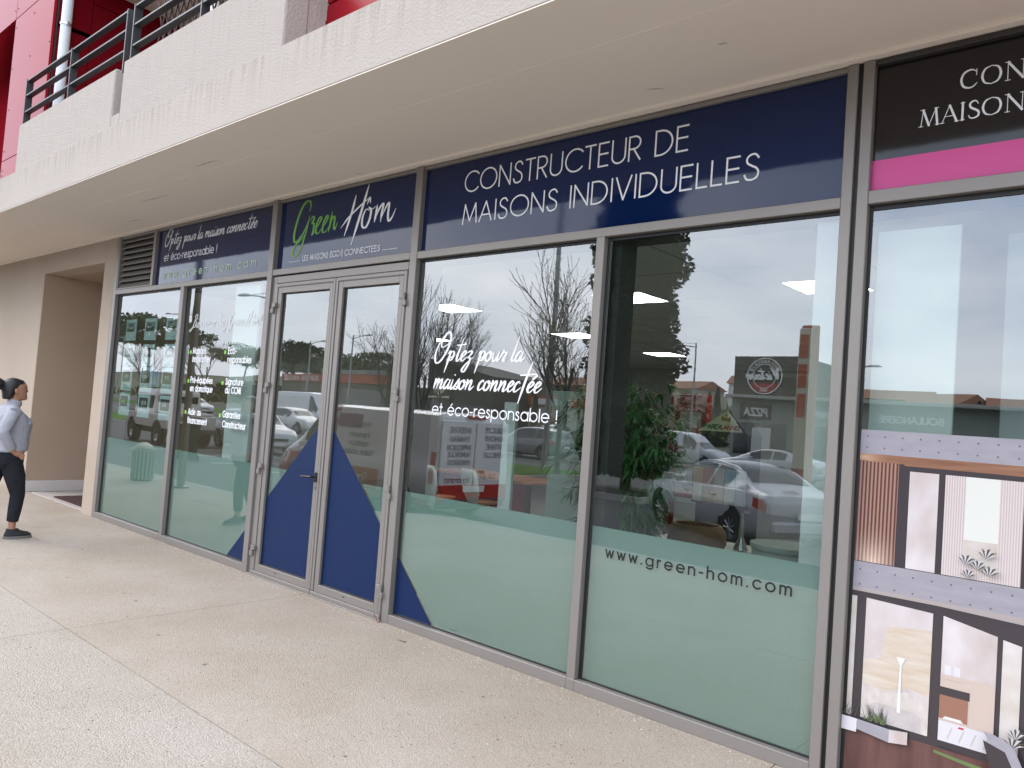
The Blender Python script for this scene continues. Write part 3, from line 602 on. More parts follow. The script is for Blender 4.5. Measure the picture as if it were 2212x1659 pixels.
letter_objs('et éco-responsable !', (-4.141, YL, 1.575), 1.152, .080, .0085, 'vinyl_white', pn[2], .17)
letter_objs('www.green-hom.com', (-2.552, YL, .814), 1.106, .060, .0095, 'cutout_dark', pn[3], .42)
# ---- the double door
def door(x0, x1, gx0, gx1, hinge, nm):
    D = empty('door', parent=SF); D.location = (5.6, 0, 0); tag(D, nm)
    b = .003; Y0, Y1 = .002, .062
    f = MB(); f.cbox(x0, gx0, Y0, Y1, .045, 2.652, b); f.cbox(gx1, x1, Y0, Y1, .045, 2.652, b); f.cbox(gx0, gx1, Y0, Y1, .045, .108, b); f.cbox(gx0, gx1, Y0, Y1, 2.56, 2.652, b)
    # raised outer bead and mitre line
    e = .018
    f.cbox(x0+.002, x0+.03, Y0-.006, Y0+.004, .05, 2.648, .002); f.cbox(x1-.03, x1-.002, Y0-.006, Y0+.004, .05, 2.648, .002); f.cbox(x0+.03, x1-.03, Y0-.006, Y0+.004, 2.62, 2.648, .002)
    f.obj('door_frame', 'taupe_metal', D)
    f = MB()
    for a, c in ((x0+.033, x0+.038), (x1-.038, x1-.033)): f.box(a, c, Y0-.0008, Y0+.002, .05, 2.615)
    f.box(x0+.038, x1-.038, Y0-.0008, Y0+.002, 2.611, 2.616); f.obj('groove', 'gasket', D)
    p = MB().box(gx0+.002, gx1-.002, .030, .040, .110, 2.558).obj('glass', 'shop_glass', D)
    gk = MB(); gw = .009
    for a, c, d, q in ((gx0, gx0+gw, .108, 2.56), (gx1-gw, gx1, .108, 2.56), (gx0+gw, gx1-gw, .108, .108+gw), (gx0+gw, gx1-gw, 2.56-gw, 2.56)): gk.cbox(a, c, .022, .0295, d, q, .002)
    gk.obj('gasket', 'gasket', D)
    # the triangle of blue film, frosted film beside it
    ap = -5.37; zl = lambda x: .07+(x+6.855)*.978 if x < ap else .07+(-3.965-x)*.985
    L0, L1 = gx0+.004, gx1-.004
    if hinge < 0: blue = [(L0, .112), (L1, .112), (L1, zl(L1)), (L0, zl(L0))]; fr_ = [(L0, zl(L0)), (-5.925, FT), (L0, FT)]
    else: blue = [(L0, .112), (L1, .112), (L1, zl(L1)), (L0, zl(L0))]; fr_ = [(L1, zl(L1)), (L1, FT), (-4.889, FT)]
    MB().prism(blue, 'y', .0284, .0290).obj('blue_film', 'film_blue', D); MB().prism(fr_, 'y', .0425, .0435).obj('frosted_film', 'film_frost', D)
    MB().cbox(x0, x1, -.012, .03, .012, .045, .003).obj('weather_bar', 'taupe_metal', D)
    for z in (2.43, 1.70, .965, .228):
        h = MB(); hx = x0 if hinge < 0 else x1
        h.cbox(hx-.012 if hinge < 0 else hx-.045, hx+.045 if hinge < 0 else hx+.012, -.030, .0, z, z+.042, .004); h.lathe([(0, -.052), (.014, -.05), (.014, .046), (0, .048)], (hx, -.018, z-.0), 12); h.cbox(hx-.03 if hinge < 0 else hx-.008, hx+.008 if hinge < 0 else hx+.03, -.028, .0, z-.055, z-.012, .004)
        h.obj('hinge', 'taupe_metal', D)
    return D
dl = door(-6.305, -5.392, -6.213, -5.477, -1, 'left door leaf with the lever handle')
dr = door(-5.385, -4.487, -5.293, -4.575, 1, 'right door leaf without a handle')
# jambs and head of the door frame
for x0, x1 in ((-6.385, -6.348), (-6.346, -6.307)): fbar('door_jamb', x0, x1, .0, 2.718, .012 if x0 < -6.36 else .004)
for x0, x1 in ((-4.485, -4.471),): fbar('door_jamb', x0, x1, .0, 2.718, .008)
fbar('door_head', -6.346, -4.486, 2.655, 2.718, .006); fbar('door_head', -6.346, -4.486, 2.7185, 2.7295, .03, .09, m='gasket')
fbar('threshold', -6.385, -4.471, -.01, .012, -.02, .09)
hd = MB(); hd.cbox(-5.452, -5.424, -.016, .0, .930, 1.012, .006); hd.tube([(-5.438, -.01, .975), (-5.438, -.055, .975)], .009, 12); hd.tube([(-5.438, -.055, .975), (-5.48, -.060, .972), (-5.56, -.058, .968), (-5.60, -.050, .966)], [.010, .011, .010, .007], 12)
hd.obj('handle', 'handle_black', dl)
kx = MB(); kx.lathe([(0, -.006), (.009, -.006), (.009, 0), (0, 0)], (-5.432, -.001, .884), 16, axis='y'); kx.cbox(-5.4365, -5.4275, -.006, .001, .862, .88, .002); kx.obj('lock_cylinder', 'steel', dl)
# keyhole slots in the bottom rails
for x, D in ((-5.93, dl), (-4.95, dr)): MB().cbox(x-.014, x+.014, .0005, .003, .078, .086, .001).obj('drain_slot', 'gasket', D)
# a loose cable hanging behind the right leaf
tag(MB().tube([(-4.80, .075, 2.575), (-4.765, .078, 2.565), (-4.745, .08, 2.53), (-4.742, .08, 2.45)], .004, 6).obj('cable', 'gasket'), 'thin black cable hanging at the top inside the right door leaf', 'cable')
# ---- louvre grille at the top left
Lv = empty('louvre_grille', parent=SF); Lv.location = (5.6, 0, 0)
for k in range(9):
    z = 2.815+k*.069; MB().faces([(-9.93, .018, z), (-8.99, .018, z), (-8.99, .062, z+.052), (-9.93, .062, z+.052), (-9.93, .022, z-.005), (-8.99, .022, z-.005), (-8.99, .066, z+.047), (-9.93, .066, z+.047)], [(0, 1, 2, 3), (7, 6, 5, 4), (0, 4, 5, 1), (3, 2, 6, 7), (0, 3, 7, 4), (1, 5, 6, 2)]).obj('slat', 'taupe_metal', Lv)
MB().box(-9.93, -8.99, .075, .085, 2.79, ZS-.03).obj('backing', 'taupe_dark', Lv)
fr = MB(); fr.cbox(-9.935, -9.915, .006, .07, 2.79, ZS-.03, .002); fr.cbox(-9.005, -8.985, .006, .07, 2.79, ZS-.03, .002); fr.cbox(-9.915, -9.005, .006, .07, 2.79, 2.806, .002); fr.obj('louvre_frame', 'taupe_metal', Lv)
# ---------------------------------------------------------------- fascia signs
def fascia(x0, x1, label, m='navy_panel', y=.038, x_off=True):
    s = empty('fascia_sign', ((x0+x1)/2, 0, 2.79), label=label, cat='sign', group=None); p = MB().box(x0, x1, y, y+.012, 2.788, ZS-.046).obj('sign_panel', m, s); p.location = (-(x0+x1)/2, 0, -2.79)
    return s, p
def letters(sp, mbs, m, name='lettering'):
    s, p = sp; o = mbs.obj(name, m, s); o.location = p.location; return o
YS = .037
f1 = fascia(-8.933, -6.466, 'navy fascia sign in white script with green web address, beside the louvre grille')
letters(f1, text(MB(), 'Optez pour la maison connectée', (-8.78, YS, 3.240), 1.97, .150, .018, SCR, .0, .3, pen=True, slope=.0), 'vinyl_grey')
letter_objs('et éco-responsable !', (-8.758, YS, 3.060), 1.20, .082, .011, 'vinyl_grey', f1[0], .17, f1[1].location)
letter_objs('www.green-hom.com', (-8.748, YS, 2.858), 1.985, .080, .011, 'vinyl_lime', f1[0], .62, f1[1].location)
f2 = fascia(-6.384, -4.471, 'navy fascia sign with green and white script logo above the double door')
def stroke_set(mb, strokes, wd):
    for k, (s, w_) in enumerate(strokes):
        P = crom(s, 9) if len(s) > 2 else s; n = len(P); ww = []
        for i in range(n):
            a = P[max(i-1, 0)]; b = P[min(i+1, n-1)]; q = math.hypot(b[0]-a[0], b[1]-a[1]) or 1
            e = min(1, .25+3*min(i, n-1-i)/max(1, n-1)) if n > 2 else .8
            ww.append(wd*w_*(.45+.6*abs(b[1]-a[1])/q)*e)
        mb.ribbon(P, ww, (Vector((0, YS, 0)),)+FRONT, .0008+.0002*k, dz=.0006)
    return mb
def B5(pts):      # the logo's strokes, drawn over the sign in metres
    return [(-6.149+(x-412)*(1.419/1468.), z) for x, z in pts]
lg = [(B5([(640, 3.29), (655, 3.33), (640, 3.375), (590, 3.385), (520, 3.34), (450, 3.22), (418, 3.10), (430, 3.035), (480, 3.032), (560, 3.09), (625, 3.175), (655, 3.245)]), 1.1), (B5([(655, 3.245), (620, 3.13), (580, 3.03), (530, 2.94), (470, 2.898), (425, 2.905), (415, 2.95), (460, 3.0), (540, 3.04), (620, 3.10)]), .9),
      (B5([(672, 3.20), (700, 3.235), (725, 3.215), (700, 3.175), (730, 3.165), (725, 3.10), (710, 3.066), (760, 3.10)]), .9), (B5([(745, 3.10), (800, 3.15), (840, 3.20), (815, 3.215), (775, 3.16), (770, 3.085), (810, 3.075), (860, 3.115)]), .85),
      (B5([(855, 3.11), (905, 3.15), (940, 3.20), (920, 3.215), (880, 3.16), (872, 3.085), (915, 3.075), (960, 3.11)]), .85), (B5([(1000, 3.24), (985, 3.15), (962, 3.07)]), .9), (B5([(966, 3.11), (1015, 3.19), (1045, 3.185), (1040, 3.11), (1060, 3.085), (1092, 3.14)]), .9)]
letters(f2, stroke_set(MB(), lg, .028), 'vinyl_green')
hm = [(B5([(1330, 3.345), (1285, 3.20), (1205, 3.012)]), .95), (B5([(1500, 3.412), (1430, 3.22), (1315, 2.925)]), 1.05), (B5([(1145, 3.085), (1250, 3.165), (1400, 3.245), (1525, 3.30)]), .8), (B5([(1530, 3.19), (1485, 3.205), (1445, 3.14), (1450, 3.07), (1500, 3.055), (1545, 3.12), (1555, 3.19), (1525, 3.215), (1570, 3.20), (1620, 3.215)]), .9),
      (B5([(1495, 3.245), (1525, 3.30), (1540, 3.25)]), .7), (B5([(1635, 3.225), (1625, 3.15), (1612, 3.085)]), .9), (B5([(1618, 3.11), (1665, 3.19), (1715, 3.225), (1700, 3.14), (1695, 3.078)]), .85), (B5([(1700, 3.11), (1750, 3.19), (1790, 3.22), (1785, 3.13), (1800, 3.075), (1840, 3.10), (1880, 3.165)]), .85)]
letters(f2, stroke_set(MB(), hm, .028), 'vinyl_white')
tl = MB(); letter_objs('LES MAISONS ECO', (-5.975, YS, 2.845), .545, .046, .0065, 'vinyl_white', f2[0], .2, f2[1].location); letter_objs('CONNECTEES', (-5.355, YS, 2.843), .462, .046, .0065, 'vinyl_white', f2[0], .2, f2[1].location)
for k, r_ in enumerate((.018, .028, .038)): tl.ribbon(arc(-5.415+.006*k, 2.866, r_*.55, r_, -65, 65, 10), [.005]*11, (Vector((0, YS, 0)),)+FRONT, .001)
tl.ribbon([(-6.196, 2.85), (-6.014, 2.85)], [.004]*2, (Vector((0, YS, 0)),)+FRONT, .001); tl.ribbon([(-4.858, 2.845), (-4.677, 2.845)], [.004]*2, (Vector((0, YS, 0)),)+FRONT, .001)
letters(f2, tl, 'vinyl_white', 'ornament_strokes')
f3 = fascia(-4.394, -1.301, 'long navy fascia sign in thin white capitals above the two right panes')
letter_objs('CONSTRUCTEUR DE', (-3.973, YS, 3.187), 1.795, .146, .0108, 'vinyl_white', f3[0], .17, f3[1].location)
letter_objs('MAISONS INDIVIDUELLES', (-3.967, YS, 2.955), 2.222, .140, .0108, 'vinyl_white', f3[0], .17, f3[1].location)

# ---------------------------------------------------------------- neighbour's window at the right
S2 = empty('shopfront', (-.2, 0, 0), label='neighbouring shopfront at the right edge with black fascia and printed house window', cat='shopfront')
def s2(mb, name, m, parent=None):
    o = mb.obj(name, m, parent or S2)
    if parent is None: o.location = (.2, 0, 0)
    return o
NX1 = 2.2
s2(MB().cbox(-1.225, -1.173, -.002, .09, 0, ZS-.02, .003), 'post', 'taupe_metal'); s2(MB().cbox(NX1, NX1+.06, 0, .09, 0, ZS-.02, .003), 'post', 'taupe_metal')
s2(MB().cbox(-1.173, NX1, .001, .09, 2.736, 2.80, .003), 'transom', 'taupe_metal'); s2(MB().cbox(-1.173, NX1, .001, .09, 0, .068, .003), 'sill_rail', 'taupe_metal'); s2(MB().cbox(-1.173, NX1, .004, .09, ZS-.045, ZS-.02, .003), 'head_rail', 'taupe_dark')
np_ = MB().box(-1.171, NX1-.002, .046, .056, .07, 2.734).obj('window_pane', 'shop_glass', S2); np_.location = (.2, 0, 0)
gk = MB(); gk.cbox(-1.173, -1.158, .04, .0455, .068, 2.736, .002); gk.cbox(-1.158, NX1, .04, .0455, 2.71, 2.736, .002); gk.obj('gasket', 'gasket', np_)
f4 = fascia(-1.173, NX1, 'black fascia sign with white serif capitals and pink stripe at the right edge', 'black_panel')
letters(f4, MB().box(-1.172, NX1-.001, YS-.001, YS+.0005, 2.806, 2.954), 'pink_vinyl', 'pink_stripe')
def serif(txt, x, z, h, sx=1.0):
    """bracketed roman capitals: thick and thin stems with serifs"""
    T, t_ = .115*h, .04*h; fr_ = (Vector((0, YS, 0)),)+FRONT; dd = [.001]; cur = [None]
    def ln(a, b, wd): dd[0] += .00012; cur[0].ribbon([(x+a[0]*h*sx, z+a[1]*h), (x+b[0]*h*sx, z+b[1]*h)], [wd, wd], fr_, dd[0])
    def sf_(cx, cy): ln((cx-.11, cy), (cx+.11, cy), .035*h)
    def cv(P, wd): dd[0] += .00012; Q = crom(P, 8); cur[0].ribbon([(x+p[0]*h*sx, z+p[1]*h) for p in Q], [wd(i/(len(Q)-1)) for i in range(len(Q))], fr_, dd[0], dz=.0002)
    thick = lambda q: t_+(T-t_)*math.sin(math.pi*q)
    for ch in txt:
        mb = cur[0] = MB(); dd[0] = .001
        if ch == 'C': cv([(.78, .84), (.62, .97), (.42, .98), (.18, .84), (.08, .5), (.18, .16), (.42, .02), (.64, .05), (.82, .22)], thick); ln((.79, .66), (.79, .98), t_); adv = .98
        elif ch == 'O': cv([(.5, .99), (.2, .86), (.08, .5), (.2, .14), (.5, .01)], thick); cv([(.5, .01), (.8, .14), (.92, .5), (.8, .86), (.5, .99)], thick); adv = 1.1
        elif ch == 'N': ln((.14, 0), (.14, .98), t_); ln((.14, .98), (.82, .02), T); ln((.82, 0), (.82, 1), t_); sf_(.14, .01); sf_(.12, .985); sf_(.82, .985); adv = 1.05
        elif ch == 'M': ln((.1, 0), (.2, .98), t_); ln((.2, .98), (.52, .03), T); ln((.52, .03), (.86, .98), t_); ln((.86, .98), (.96, 0), T); sf_(.1, .01); sf_(.96, .01); sf_(.17, .985); sf_(.89, .985); adv = 1.14
        elif ch == 'A': ln((.06, 0), (.42, .98), t_); ln((.42, .98), (.8, 0), T); ln((.2, .36), (.66, .36), t_); sf_(.06, .01); sf_(.8, .01); adv = .92
        elif ch == 'I': ln((.16, 0), (.16, 1), T); sf_(.16, .01); sf_(.16, .985); adv = .4
        elif ch == 'S': cv([(.52, .8), (.42, .96), (.26, .98), (.12, .84), (.16, .64), (.36, .5), (.54, .34), (.54, .12), (.36, .01), (.16, .04), (.06, .2)], thick); adv = .68
        elif ch == 'T': ln((.4, 0), (.4, 1), T); ln((.04, .98), (.76, .98), t_); ln((.05, .8), (.05, .98), t_); ln((.75, .8), (.75, .98), t_); sf_(.4, .01); adv = .86
        elif ch == 'R': ln((.16, 0), (.16, 1), T); cv([(.16, .98), (.5, .96), (.58, .74), (.46, .54), (.16, .5)], thick); ln((.36, .5), (.76, .01), T); sf_(.16, .01); sf_(.78, .01); adv = .84
        elif ch == 'U': cv([(.16, 1), (.16, .3), (.3, .04), (.5, .01), (.74, .12), (.8, .4), (.8, 1)], lambda q: T if q < .4 else t_); sf_(.16, .985); sf_(.8, .985); adv = .98
        elif ch == 'E': ln((.16, 0), (.16, 1), T); ln((.16, .98), (.64, .98), t_); ln((.16, .52), (.54, .52), t_); ln((.16, .02), (.68, .02), t_); ln((.64, .8), (.64, .98), t_); adv = .8
        else: adv = .4
        x += adv*h*sx; letters(f4, mb, 'vinyl_white', 'letter')
serif('CONSTRUCTEUR', -.815, 3.223, .084); serif('MAISONS', -.975, 3.081, .080)
# ---------------------------------------------------------------- the printed house picture on the neighbour's pane (flat vinyl print)
def print_mat(name, c1, c2, sx, sz, rough=.16, stripes=None):
    m = mat(name, c1, rough, spec=.5); nt = m.node_tree; b = nt.nodes['Principled BSDF']; n = nt.nodes.new; l = nt.links.new
    tcn = n('ShaderNodeTexCoord'); mp = n('ShaderNodeMapping'); mp.inputs['Scale'].default_value = (sx, 1, sz); l(tcn.outputs['Object'], mp.inputs[0])
    if stripes:
        w_ = n('ShaderNodeTexWave'); w_.wave_type = 'BANDS'; w_.bands_direction = 'X'; w_.inputs['Scale'].default_value = stripes; w_.inputs['Distortion'].default_value = .25; w_.inputs['Detail'].default_value = 3; w_.inputs['Detail Scale'].default_value = 4
        l(mp.outputs[0], w_.inputs['Vector']); src = w_.outputs['Fac']
    else:
        w_ = n('ShaderNodeTexNoise'); w_.inputs['Scale'].default_value = 1; w_.inputs['Detail'].default_value = 6; l(mp.outputs[0], w_.inputs['Vector']); src = w_.outputs['Fac']
    mr = n('ShaderNodeMapRange'); mr.inputs[1].default_value = .3; mr.inputs[2].default_value = .7; l(src, mr.inputs[0])
    mx = n('ShaderNodeMix'); mx.data_type = 'RGBA'; mx.inputs[6].default_value = c1+(1,); mx.inputs[7].default_value = c2+(1,); l(mr.outputs[0], mx.inputs[0]); l(mx.outputs[2], b.inputs['Base Color'])
    return m
print_mat('pr_concrete', (.33, .315, .35), (.285, .27, .305), 8, 30); print_mat('pr_wood', (.30, .16, .10), (.19, .085, .055), 3, 60)
print_mat('pr_slats', (.10, .045, .038), (.33, .19, .15), 1, 1, stripes=19); print_mat('pr_curtain', (.47, .38, .36), (.58, .53, .53), 1, 1, stripes=32)
print_mat('pr_pale', (.62, .58, .59), (.46, .385, .365), 6, 4); print_mat('pr_pale2', (.60, .57, .56), (.47, .40, .33), 5, 7); print_mat('pr_room', (.50, .40, .30), (.58, .52, .46), 7, 34)
mat('pr_frame', (.05, .042, .047), .16); print_mat('pr_floor', (.085, .040, .038), (.15, .075, .065), 14, 2); mat('pr_white', (.58, .56, .59), .5); mat('pr_grass', (.12, .17, .06), .7); mat('pr_grass_dk', (.06, .06, .05), .7)
mat('pr_leaf', (.07, .06, .03), .7); mat('pr_leaf_pale', (.48, .46, .50), .7); mat('pr_soffit', (.34, .29, .28), .6); mat('pr_lamp', (.64, .63, .63), .5); mat('pr_kitchen', (.27, .13, .085), .6); mat('pr_red', (.5, .02, .04), .5); mat('pr_wall', (.50, .40, .35), .6); mat('pr_dots', (.10, .08, .09), .6); mat('pr_sky', (.60, .60, .56), .5)
print_mat('pr_stone', (.50, .44, .40), (.58, .54, .52), 30, 22); print_mat('pr_sofa', (.50, .47, .47), (.42, .37, .36), 20, 20)
def add_glow(m, c, x0, z0, rx, rz):
    # the picture's own uplight printed over the slats
    nt = m.node_tree; b = nt.nodes['Principled BSDF']; n = nt.nodes.new; l = nt.links.new; src = b.inputs['Base Color'].links[0].from_socket
    tcn = n('ShaderNodeTexCoord'); mp = n('ShaderNodeMapping'); mp.vector_type = 'POINT'; mp.inputs['Location'].default_value = (-x0/rx, 0, -z0/rz); mp.inputs['Scale'].default_value = (1/rx, 0, 1/rz); l(tcn.outputs['Object'], mp.inputs[0])
    g_ = n('ShaderNodeTexGradient'); g_.gradient_type = 'QUADRATIC_SPHERE'; l(mp.outputs[0], g_.inputs[0]); mx = n('ShaderNodeMix'); mx.data_type = 'RGBA'; mx.blend_type = 'ADD'; mx.inputs[7].default_value = c+(1,); l(g_.outputs['Fac'], mx.inputs[0]); l(src, mx.inputs[6]); l(mx.outputs[2], b.inputs['Base Color'])
add_glow(MATS['pr_slats'], (.42, .36, .30), -1.08, 1.03, .14, .20); add_glow(MATS['pr_wood'], (.30, .22, .16), -1.14, 1.53, .12, .05)
PR = empty('printed_graphic', parent=np_)
cnt = [0]
def pr_(pts, m, name='print_area'):
    cnt[0] += 1; y = .0452-.00012*cnt[0]; MB().poly([(x, y, z) for x, z in pts]).obj(name, m, PR)
def prr(x0, x1, z0, z1, m): pr_([(x0, z0), (x1, z0), (x1, z1), (x0, z1)], m)
E_ = NX1-.003
prr(-1.171, E_, .07, .36, 'pr_floor'); prr(-1.171, E_, .30, .92, 'pr_frame'); prr(-1.171, E_, 1.04, 1.56, 'pr_frame')
prr(-1.171, E_, 1.548, 1.66, 'pr_concrete'); pr_([(-1.171, 1.515), (-.96, 1.505), (E_, 1.50), (E_, 1.548), (-1.171, 1.548)], 'pr_wood'); prr(-1.171, -.963, 1.045, 1.512, 'pr_slats'); prr(-.985, -.963, 1.045, 1.512, 'pr_frame')
prr(-.938, -.819, 1.045, 1.482, 'pr_pale'); prr(-.793, -.499, 1.045, 1.482, 'pr_curtain'); prr(-.712, -.585, 1.10, 1.482, 'pr_sky'); prr(-.712, -.585, 1.10, 1.21, 'pr_pale2'); prr(-.47, -.02, 1.045, 1.482, 'pr_curtain'); prr(.02, .6, 1.045, 1.482, 'pr_pale'); prr(.64, E_-.05, 1.045, 1.482, 'pr_curtain')
prr(-1.171, E_, .922, 1.042, 'pr_concrete'); pr_([(-1.171, .905), (-.80, .905), (E_, .80), (E_, .922), (-1.171, .922)], 'pr_soffit')
prr(-1.171, -1.135, .33, .880, 'pr_pale2'); pr_([(-1.094, .335), (-.815, .335), (-.815, .868), (-1.094, .880)], 'pr_pale'); pr_([(-1.094, .60), (-1.02, .62), (-1.0, .77), (-.815, .79), (-.815, .50), (-.9, .52), (-1.094, .44)], 'pr_room')
pr_([(-.774, .335), (-.569, .335), (-.569, .825), (-.774, .868)], 'pr_pale'); pr_([(-.774, .335), (-.569, .335), (-.569, .56), (-.70, .60), (-.774, .60)], 'pr_wall'); prr(-.774, -.665, .43, .535, 'pr_kitchen'); prr(-.774, -.64, .53, .565, 'pr_frame'); prr(-.76, -.735, .60, .66, 'pr_white'); prr(-.725, -.70, .60, .66, 'pr_white')
pr_([(-.549, .335), (-.482, .335), (-.482, .805), (-.549, .818)], 'pr_pale2'); pr_([(-.45, .335), (-.05, .335), (-.05, .72), (-.45, .80)], 'pr_pale'); pr_([(0, .335), (.7, .335), (.7, .6), (0, .715)], 'pr_pale2'); pr_([(.74, .335), (E_-.1, .335), (E_-.1, .5), (.74, .59)], 'pr_wall')
prr(-.774, -.56, .335, .42, 'pr_white'); pr_([(-.76, .43), (-.68, .43), (-.69, .442), (-.75, .442)], 'pr_lamp'); pr_([(-.70, .405), (-.675, .405), (-.68, .413), (-.695, .413)], 'pr_red'); pr_([(-.915, .428), (-.885, .424), (-.89, .436), (-.91, .438)], 'pr_red')
pr_([(-1.094, .335), (-.815, .335), (-.815, .47), (-.90, .50), (-1.0, .47), (-1.094, .50)], 'pr_stone'); pr_([(-1.06, .335), (-.84, .335), (-.84, .40), (-.87, .42), (-1.03, .42), (-1.06, .40)], 'pr_sofa'); prr(-.774, -.569, .60, .62, 'pr_wall'); prr(-.66, -.569, .42, .60, 'pr_wall'); pr_([(-.955, .645), (-.915, .645), (-.930, .61), (-.928, .40), (-.942, .40), (-.938, .61)], 'pr_lamp')
for k in range(4):    # furniture legs in the picture
    pr_([(-.74+k*.045, .35), (-.737+k*.045, .35), (-.72+k*.045, .40), (-.723+k*.045, .40)], 'pr_pale2')
r2 = random.Random(3)
for (cx, cz, n_, h_, m_) in ((-1.03, .335, 46, .085, 'pr_grass_dk'), (-1.03, .330, 34, .06, 'pr_grass'), (-1.155, .335, 18, .09, 'pr_grass_dk')):
    for _ in range(n_):
        a = r2.gauss(0, .75); x = cx+r2.uniform(-.045, .045); q = h_*r2.uniform(.6, 1.1); pr_([(x-.0015, cz), (x+.0015, cz), (x+math.sin(a)*q, cz+abs(math.cos(a))*q)], m_)
pr_([(-1.145, .327), (-.968, .320), (-.890, .330), (-.890, .275), (-.966, .262), (-1.145, .285)], 'pr_concrete'); pr_([(-1.171, .325), (-1.105, .325), (-1.105, .265), (-1.171, .262)], 'pr_white'); pr_([(-.966, .262), (-.966, .318), (-.890, .330), (-.890, .275)], 'pr_pale')
for (cx, cz, s) in ((-.70, 1.115, .05), (-.655, 1.10, .045), (-.625, 1.15, .055), (-.69, 1.06, .04), (-.61, 1.08, .05), (-.50, .40, .06), (-.49, .44, .05)):
    for k in range(9):
        a = R(20+k*17.5); pr_([(cx, cz-.01), (cx+math.cos(a)*s*.55-.004, cz+math.sin(a)*s*.6), (cx+math.cos(a)*s, cz+math.sin(a)*s*.72), (cx+math.cos(a)*s*.55+.005, cz+math.sin(a)*s*.5)], 'pr_leaf' if (k+int(cx*100)) % 2 else 'pr_leaf_pale')
for z in (1.63, 1.578, .942, 1.012):
    for k in range(30):
        x = -1.12+k*.075; pr_([(x+.0045*math.cos(R(q*60)), z+.0045*math.sin(R(q*60))) for q in range(6)], 'pr_dots')
pr_([(-.60, .435), (-.53, .425), (-.49, .40), (-.40, .20), (-.44, .19), (-.53, .33)], 'pr_concrete'); pr_([(-.60, .40), (-.52, .375), (-.40, .12), (-.50, .12), (-.56, .26)], 'pr_frame')
pr_([(-.78, .30), (-.60, .285), (-.45, .24), (-.45, .215), (-.62, .27), (-.78, .288)], 'pr_grass'); 
# white boards standing behind that pane
for x0, x1, y, lab in ((-1.147, -.79, .10, 'tall white board behind the printed neighbour pane, nearer the posts'), (-.648, .9, .35, 'wide pale board set back behind the printed neighbour pane')):
    b_ = MB().cbox(x0, x1, y, y+.02, .02, 2.62, .003).obj('white_board', 'white_board' if y < .2 else 'board_grey' if 'board_grey' in MATS else 'white_board'); tag(b_, lab, 'board')

# ---------------------------------------------------------------- inside the shop
mat('shop_floor', (.34, .33, .31), .35, var=(2, .25)); mat('shop_wall', (.55, .545, .52), .8, var=(.7, .15)); mat('ceiling_paint', (.56, .57, .545), .85, var=(.5, .15)); mat('ceiling_line', (.20, .21, .20), .8)
mat('led', (1.0, .985, .95), .5, emit=18.0); mat('led_frame', (.7, .7, .7), .4, metal=.4)
ZC = 2.92
tag(MB().box(-13.3, NX1, .095, 11.6, -.06, -.012).obj('floor', 'shop_floor'), kind='structure')
cg = MB().box(-10.0, NX1, .35, 1.95, ZC, ZC+.15).box(-13.3, NX1, 1.95, 11.6, ZC, ZC+.15); co = cg.obj('ceiling', 'ceiling_paint'); tag(co, kind='structure')
gl_ = MB()
for k in range(10): gl_.box(-9.9 if k < 1 else -13.2, 2.1, .75+k*1.2, .758+k*1.2, ZC-.002, ZC+.01)
for k in range(13): gl_.box(-12.6+k*1.2, -12.592+k*1.2, .36 if k > 2 else 2.0, 11.5, ZC-.0025, ZC+.01)
gl_.obj('ceiling_joint', 'ceiling_line', co)
tag(MB().box(-13.3, NX1, 11.6, 11.75, -.06, ZC+.15).obj('wall_back', 'shop_wall'), kind='structure')
tag(MB().box(-13.45, -13.3, 1.9, 11.6, -.06, ZC+.15).obj('wall_left', 'shop_wall'), kind='structure')
tag(MB().box(-1.22, -1.10, 1.2, 11.6, -.012, ZC).obj('wall_partition', 'shop_wall'), kind='structure')
tag(MB().box(NX1, NX1+.15, .1, 11.6, -.06, ZC+.15).obj('wall_right', 'shop_wall'), kind='structure')
# lintel box over the panes and the structural posts just behind the mullions
mat('bulkhead_dark', (.085, .085, .075), .8)
tag(MB().box(-10.0, NX1, .095, .35, 2.74, ZS+.1).obj('lintel', 'bulkhead_dark'), kind='structure')
for x0, x1, lab in ((-2.735, -2.625, 'dark steel post behind the mullion left of the bamboo pane'), (-4.46, -4.40, 'dark steel post behind the right door post')):
    tag(MB().cbox(x0, x1, .10, .28, -.012, 2.74, .004).obj('steel_post', 'bulkhead_dark'), lab, 'post')
LIGHTS = [(-2.64, 2.55, 'LED ceiling panel beside the white pilaster in the rightmost pane'), (-4.66, 2.60, 'LED ceiling panel seen through the bamboo pane, nearest the glass'), (-7.37, 2.65, 'LED ceiling panel high in the pane with white script, nearest the door'), (-7.38, 5.36, 'LED ceiling panel at the right of the script pane, second row'),
          (-10.85, 5.50, 'LED ceiling panel just above the script letter O'), (-7.40, 8.06, 'LED ceiling panel above the bamboo, farthest row')]
for x, y, lab in LIGHTS:
    t_ = empty('ceiling_light', (x+.3, y+.3, ZC), label=lab, cat='light', group='LED panels in the shop ceiling')
    MB().box(-.285, .285, -.285, .285, -.012, -.004).obj('diffuser', 'led', t_)
    f_ = MB(); f_.box(-.3, .3, -.3, -.286, -.016, -.001); f_.box(-.3, .3, .286, .3, -.016, -.001); f_.box(-.3, -.286, -.286, .286, -.016, -.001); f_.box(.286, .3, -.286, .286, -.016, -.001); f_.obj('frame', 'led_frame', t_)
